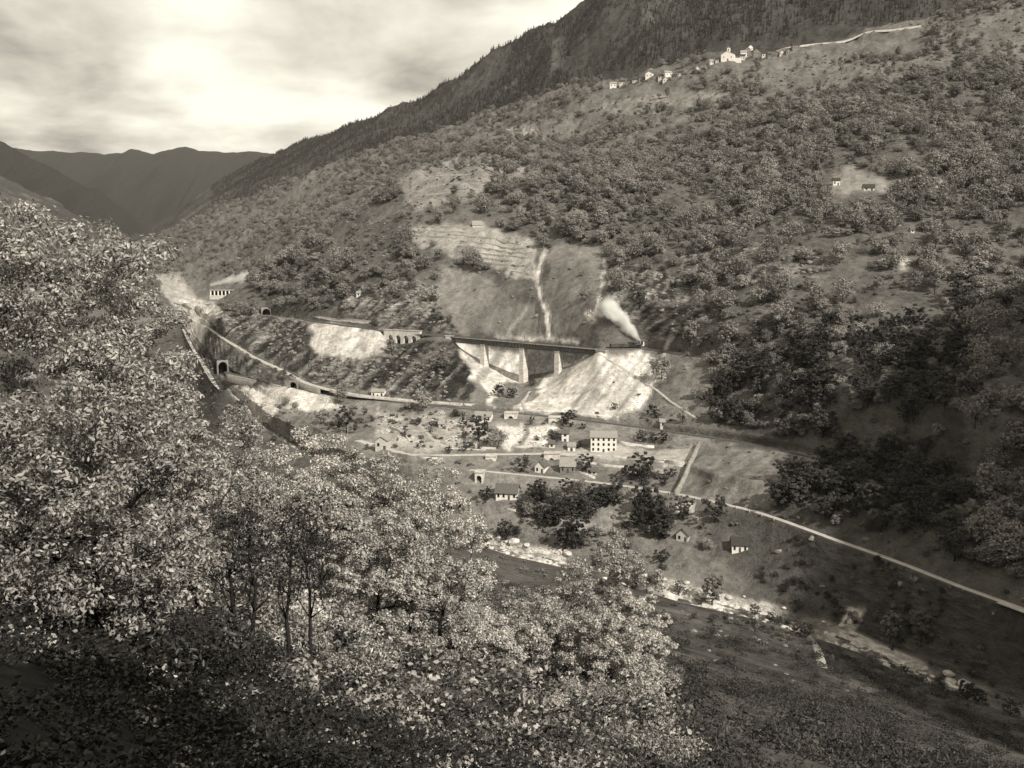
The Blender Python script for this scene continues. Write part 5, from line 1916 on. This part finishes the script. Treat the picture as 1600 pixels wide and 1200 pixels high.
# ================================================================== FOREGROUND
def fg_tree(name, label, u, vtop, Y, rpx, nleaf, leaf, lm, seed, base=0.15, k=12, cat='tree', shell=0.35, twigs=3, bark='bark_dark', limbs=9, aspect=0.6, flat=0.85, quad=False, sub=12):
    t = at(u, vtop, Y)
    gz = ground(t.x, t.y)
    h = t.z - gz.z
    r = rpx * Y / F_PX
    tm, cm = tree_meshes(name, h, r, h * base, k, nleaf, leaf, lm, M[bark], seed, r0=max(0.05, h * 0.016), sub=sub, shell=shell, limbs=limbs, twigs=twigs, aspect=aspect, flat=flat, up=0.45, quad=quad)
    return tree_thing(name, label, cat, gz, tm, cm)


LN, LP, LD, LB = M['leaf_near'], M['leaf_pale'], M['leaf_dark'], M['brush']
fg_tree('chestnut_tree', 'large leafy chestnut tree filling the left edge of the view', 60, 262, 23, 215, 50000, 0.108, LN, 601, 0.08, 18, sub=18, twigs=6)
fg_tree('chestnut_tree', 'leafy tree leaning right in front of the valley, second from the left edge', 178, 345, 30, 112, 34000, 0.115, LN, 602, 0.05, 16, sub=18, twigs=6)
fg_tree('chestnut_tree', 'shorter leafy tree below the big chestnut at the left edge', 130, 560, 20, 220, 32000, 0.105, LN, 603, 0.0, 16, sub=18, twigs=6)
fg_tree('chestnut_tree', 'leafy tree with crown just left of the pale gravel river', 236, 515, 34, 102, 22000, 0.13, LN, 604, 0.0, 12)
fg_tree('leafy_tree', 'bright-leaved tree in front of the grey bank below the lower tunnel', 330, 600, 44, 110, 22000, 0.13, LN, 605, 0.0, 12)
mids = [(405, 642, 52, 100, 'bright dense tree below the pale scree fan on the left'), (490, 636, 58, 95, 'bright dense tree in the left middle group of crowns'), (565, 672, 60, 80, 'bright tree below the pale ruined house'),
        (640, 668, 60, 95, 'bright tree left of the first stone arches'), (705, 720, 62, 85, 'rightmost bright tree of the middle group near the farmhouse'), (600, 745, 52, 95, 'lower leafy tree in front of the middle group'),
        (500, 740, 46, 90, 'leafy tree behind the bare dark saplings'), (680, 790, 55, 80, 'low leafy tree at the right foot of the middle group')]
for i, (u, v, Y, r, lab) in enumerate(mids):
    fg_tree('leafy_tree', lab, u, v, Y, r, 24000, 0.145, LP if i < 5 else LN, 620 + i, 0.0, 13, quad=True, aspect=0.8)
rights = [(968, 812, 95, 62, 'bright tall tree standing alone right of centre above the near slope'), (905, 872, 90, 70, 'bright tree left of and below the tall lone tree'), (1005, 905, 88, 50, 'bright tree at the right flank of the near grove'),
          (840, 925, 82, 75, 'leafy tree in the lower middle of the near grove'), (950, 950, 80, 75, 'leafy tree in the front of the near grove'), (770, 965, 75, 70, 'leafy tree at the left foot of the near grove')]
for i, (u, v, Y, r, lab) in enumerate(rights):
    fg_tree('leafy_tree', lab, u, v, Y, r, 24000, 0.2, LP, 640 + i, 0.02, 13, quad=True, aspect=0.8)
# dark bare saplings
for i, (u, v, Y, lab) in enumerate(((385, 755, 30, 'forked dark bare sapling in front of bright leaves'), (440, 770, 32, 'slender dark sapling right of the forked one'), (360, 790, 27, 'thin leaning dark sapling left of the forked one'), (478, 745, 34, 'dark twiggy sapling at the right of the bare group'))):
    t = at(u, v, Y)
    gz = ground(t.x, t.y)
    h = t.z - gz.z
    rs = np.random.default_rng(660 + i)
    lob = crown_lobes(h, 1.3, h * 0.35, 9, rs)
    tm = trunk_mb(h, 0.085, lob, rs, 8, 6, 0.85, 0.05, 5).mesh('sapling_trunk', M['bark_dark'], True)
    P, d = lobes_points(lob, 700, rs, 0.3)
    v_, f_ = cards(P, d + rs.normal(size=d.shape), np.full(700, 0.1), rs)
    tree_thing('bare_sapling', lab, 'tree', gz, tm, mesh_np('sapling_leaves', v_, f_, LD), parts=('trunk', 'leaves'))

# shrubs over the near slope
sh_src = []
for i in range(5):
    rs = np.random.default_rng(700 + i)
    lob = [(rs.normal() * 0.7, rs.normal() * 0.7, 0.7 + rs.random() * 0.9, 0.8, 0.8, 0.7) for _ in range(6)]
    n = 1500
    P, d = lobes_points(lob, n, rs, 0.3)
    v_, f_ = cards(P, d + rs.normal(size=d.shape) * 0.5 + np.array([0, 0, 0.4]), np.full(n, 0.15), rs, aspect=0.6)
    st = MB()
    for q in lob:
        st.tube([(0, 0, -0.2), (q[0] * 0.4, q[1] * 0.4, q[2] * 0.5), (q[0], q[1], q[2])], [0.05, 0.035, 0.012], 5)
    stm = st.mesh('shrub_stems', M['bark_dark'], True)
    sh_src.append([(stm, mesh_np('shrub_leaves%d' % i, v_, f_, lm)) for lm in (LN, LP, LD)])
wsh = np.where(f_near & (fc[:, 1] > np.where(fU < 420, 19, 34)) & (fc[:, 1] < 170) & (fU < 1060), np.clip(0.4 + 1.5 * fbm(fc[:, 0] / 12, fc[:, 1] / 12, 151, 3), 0.02, 2) / np.maximum(fc[:, 1], 8) ** 1.2, 0)
SHP, SHI = sample(230, wsh)
for k, p in enumerate(SHP):
    dk = p[1] < 30 and p[0] < 3  # shrubs here get the darkened leaves, shade carried by colour
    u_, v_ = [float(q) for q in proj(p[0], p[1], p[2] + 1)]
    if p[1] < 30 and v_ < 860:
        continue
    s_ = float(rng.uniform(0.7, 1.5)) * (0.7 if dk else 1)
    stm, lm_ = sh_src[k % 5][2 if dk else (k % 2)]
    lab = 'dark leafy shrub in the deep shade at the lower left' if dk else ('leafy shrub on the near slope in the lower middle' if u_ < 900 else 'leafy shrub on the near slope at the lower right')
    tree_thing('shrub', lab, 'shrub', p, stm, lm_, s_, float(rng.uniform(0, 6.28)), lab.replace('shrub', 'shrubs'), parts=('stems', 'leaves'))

RB, _ = sample(46, np.where(f_near & (fU > 1010) & (fU < 1420) & (fV > 930) & (fV < 1080) & (fc[:, 1] > 90), np.clip(0.4 + 1.8 * fbm(fc[:, 0] / 14, fc[:, 1] / 14, 221, 3), 0.02, 2), 0))
for k_, p in enumerate(RB):
    tm, cm = pale_src if k_ % 2 else mid_src[k_ % 5]
    tree_thing('slope_bush', 'small bush on the grassy near slope at the lower right', 'bush', p - np.array([0, 0, 0.15]), tm, cm, float(rng.uniform(0.15, 0.42)), float(rng.uniform(0, 6.28)), 'bushes on the near slope at the lower right')
RK, _ = sample(40, np.where(f_near & (fU > 1010) & (fU < 1420) & (fV > 930) & (fV < 1080) & (fc[:, 1] > 90), 1.0, 0))
for k_, p in enumerate(RK):
    o = obj('slope_rock', rk_me[k_ % 5], None, p, float(rng.uniform(0, 6.28)))
    s_ = float(rng.uniform(0.3, 1.0))
    o.scale = (s_, s_, s_)
    tag(o, 'pale rock lying on the grassy near slope at the lower right', 'rock', 'rocks on the near slope at the lower right')
BK, _ = sample(46, np.where(f_near & (np.abs(fc[:, 1] - np.interp(f_A, AT, ROWS['river'][0]) + 18) < 9) & (((fU > 880) & (fU < 1030)) | ((fU > 1210) & (fU < 1300)) | (fU > 1400) | (fU < 770)), 1.0, 0))
for k_, p in enumerate(BK):
    tm, cm = mid_src[k_ % 5]
    tree_thing('riverside_tree', 'dark tree on the near river bank hiding the stream', 'tree', p - np.array([0, 0, 0.15]), tm, cm, float(rng.uniform(0.5, 0.95)), float(rng.uniform(0, 6.28)), 'trees on the near river bank')

GB, _ = sample(90, np.where((~f_near) & (fU > 1190) & (fU < 1560) & (rl > -60) & (rl < -1.5), np.clip(0.4 + 1.5 * fbm(fc[:, 0] / 8, fc[:, 2] / 6, 251, 3), 0.03, 2), 0))
for k_, p in enumerate(GB):
    tm, cm = mid_src[k_ % 5]
    tree_thing('gorge_bush', 'dark bush on the steep rocky bank between the valley road and the stream', 'bush', p - np.array([0, 0, 0.3]), tm, cm, float(rng.uniform(0.16, 0.42)), float(rng.uniform(0, 6.28)), 'bushes on the steep bank below the valley road')

# undergrowth: brambles, fern and grass on the near slope
ug = []
for i in range(4):
    rs = np.random.default_rng(800 + i)
    n = 90
    P = np.stack([rs.normal(size=n) * 0.45, rs.normal(size=n) * 0.45, rs.random(n) * 0.55], -1)
    d = rs.normal(size=(n, 3)) + np.array([0, 0, 0.8])
    v_, f_ = cards(P, d, np.full(n, 0.2), rs, aspect=0.45 if i % 2 else 0.8)
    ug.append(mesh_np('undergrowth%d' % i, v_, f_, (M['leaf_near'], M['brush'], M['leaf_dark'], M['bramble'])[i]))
wug = np.where(fU > 1040, np.clip(0.3 + 0.8 * fbm(fc[:, 0] / 22, fc[:, 1] / 22, 231, 3), 0.08, 1), 1.0) * np.where(f_near & (fc[:, 1] > 4) & (fc[:, 1] < 330), np.clip(0.5 + 1.2 * fbm(fc[:, 0] / 10, fc[:, 1] / 10, 161, 3), 0.05, 2) / np.maximum(fc[:, 1], 6) ** 1.1, 0)
UP, _ = sample(19000, wug)
sc_ = rng.uniform(0.7, 1.5, len(UP)) * np.clip(UP[:, 1] / 45, 0.24, 1.5)
uu_ = proj(UP[:, 0], UP[:, 1], UP[:, 2])[0]
pk = np.where((UP[:, 1] < 24), np.where(rng.random(len(UP)) < 0.92, 2, 0), rng.integers(0, 4, len(UP)))  # closest tufts mostly take the leaf copy darkened for shade
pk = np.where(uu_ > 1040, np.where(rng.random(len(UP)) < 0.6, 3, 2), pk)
scatter('undergrowth', 'tangled brambles, ferns and grass covering the near slope', 'undergrowth', UP, rng.uniform(0, 6.28, len(UP)), np.stack([sc_, sc_, sc_], -1), pk, ug)

# wood on the near slope to the left, seen between the foreground leaves
NP, _ = sample(60, np.where(f_near & (fU < 430) & (fU > 60) & (fc[:, 1] > 70) & (fc[:, 1] < 520), 1.0 / fc[:, 1], 0))
for k_, p in enumerate(NP):
    tm, cm = mid_src[k_ % 5]
    tree_thing('slope_tree', 'tree glimpsed behind the foreground leaves on the near slope at the left', 'tree', p - np.array([0, 0, 0.2]), tm, cm, float(rng.uniform(0.6, 1.0)), float(rng.uniform(0, 6.28)), 'trees behind the foreground leaves')

# unseen trees added behind the photographer's right shoulder: their shade darkens the lower left corner
for i, (x, y, h, r) in enumerate(((14, -7, 16, 5.5), (8, -8, 16, 5.5), (2, -8, 14.5, 5.5), (-4, -7, 13, 5), (18, -1, 15, 5))):
    gz = ground(x, y) if y > -14 else Vector((x, y, float(g_near(0.64 * x + 0.77 * y)) - 1))
    tm, cm = tree_meshes('unseen_shade_tree', h, r, h * 0.22, 14, 8000, 0.8, LD, M['bark'], 900 + i, r0=0.3, limbs=7)
    tree_thing('unseen_shade_tree', 'unseen tall leafy tree added behind the viewpoint for its shade', 'tree', gz, tm, cm, group='unseen shade trees added behind the viewpoint')

# ================================================================== HAZE
hz = MB().box(-9500, 4200, -700, 12500, -330, 2300)
hz_me = hz.mesh('haze')
hm = bpy.data.materials.new('haze')
hm.use_nodes = True
hm.node_tree.nodes.remove(hm.node_tree.nodes['Principled BSDF'])
hv = hm.node_tree.nodes.new('ShaderNodeVolumePrincipled')
hv.inputs['Color'].default_value = (0.95, 0.92, 0.86, 1)
hv.inputs['Density'].default_value = 1.5e-5
hv.inputs['Anisotropy'].default_value = 0.0
hm.node_tree.links.new(hv.outputs[0], hm.node_tree.nodes['Material Output'].inputs['Volume'])
hz_me.materials.append(hm)
hzo = obj('haze', hz_me)
hzo['kind'] = 'stuff'
hzo['label'] = 'thin pale haze in the valley air'
hzo['category'] = 'haze'
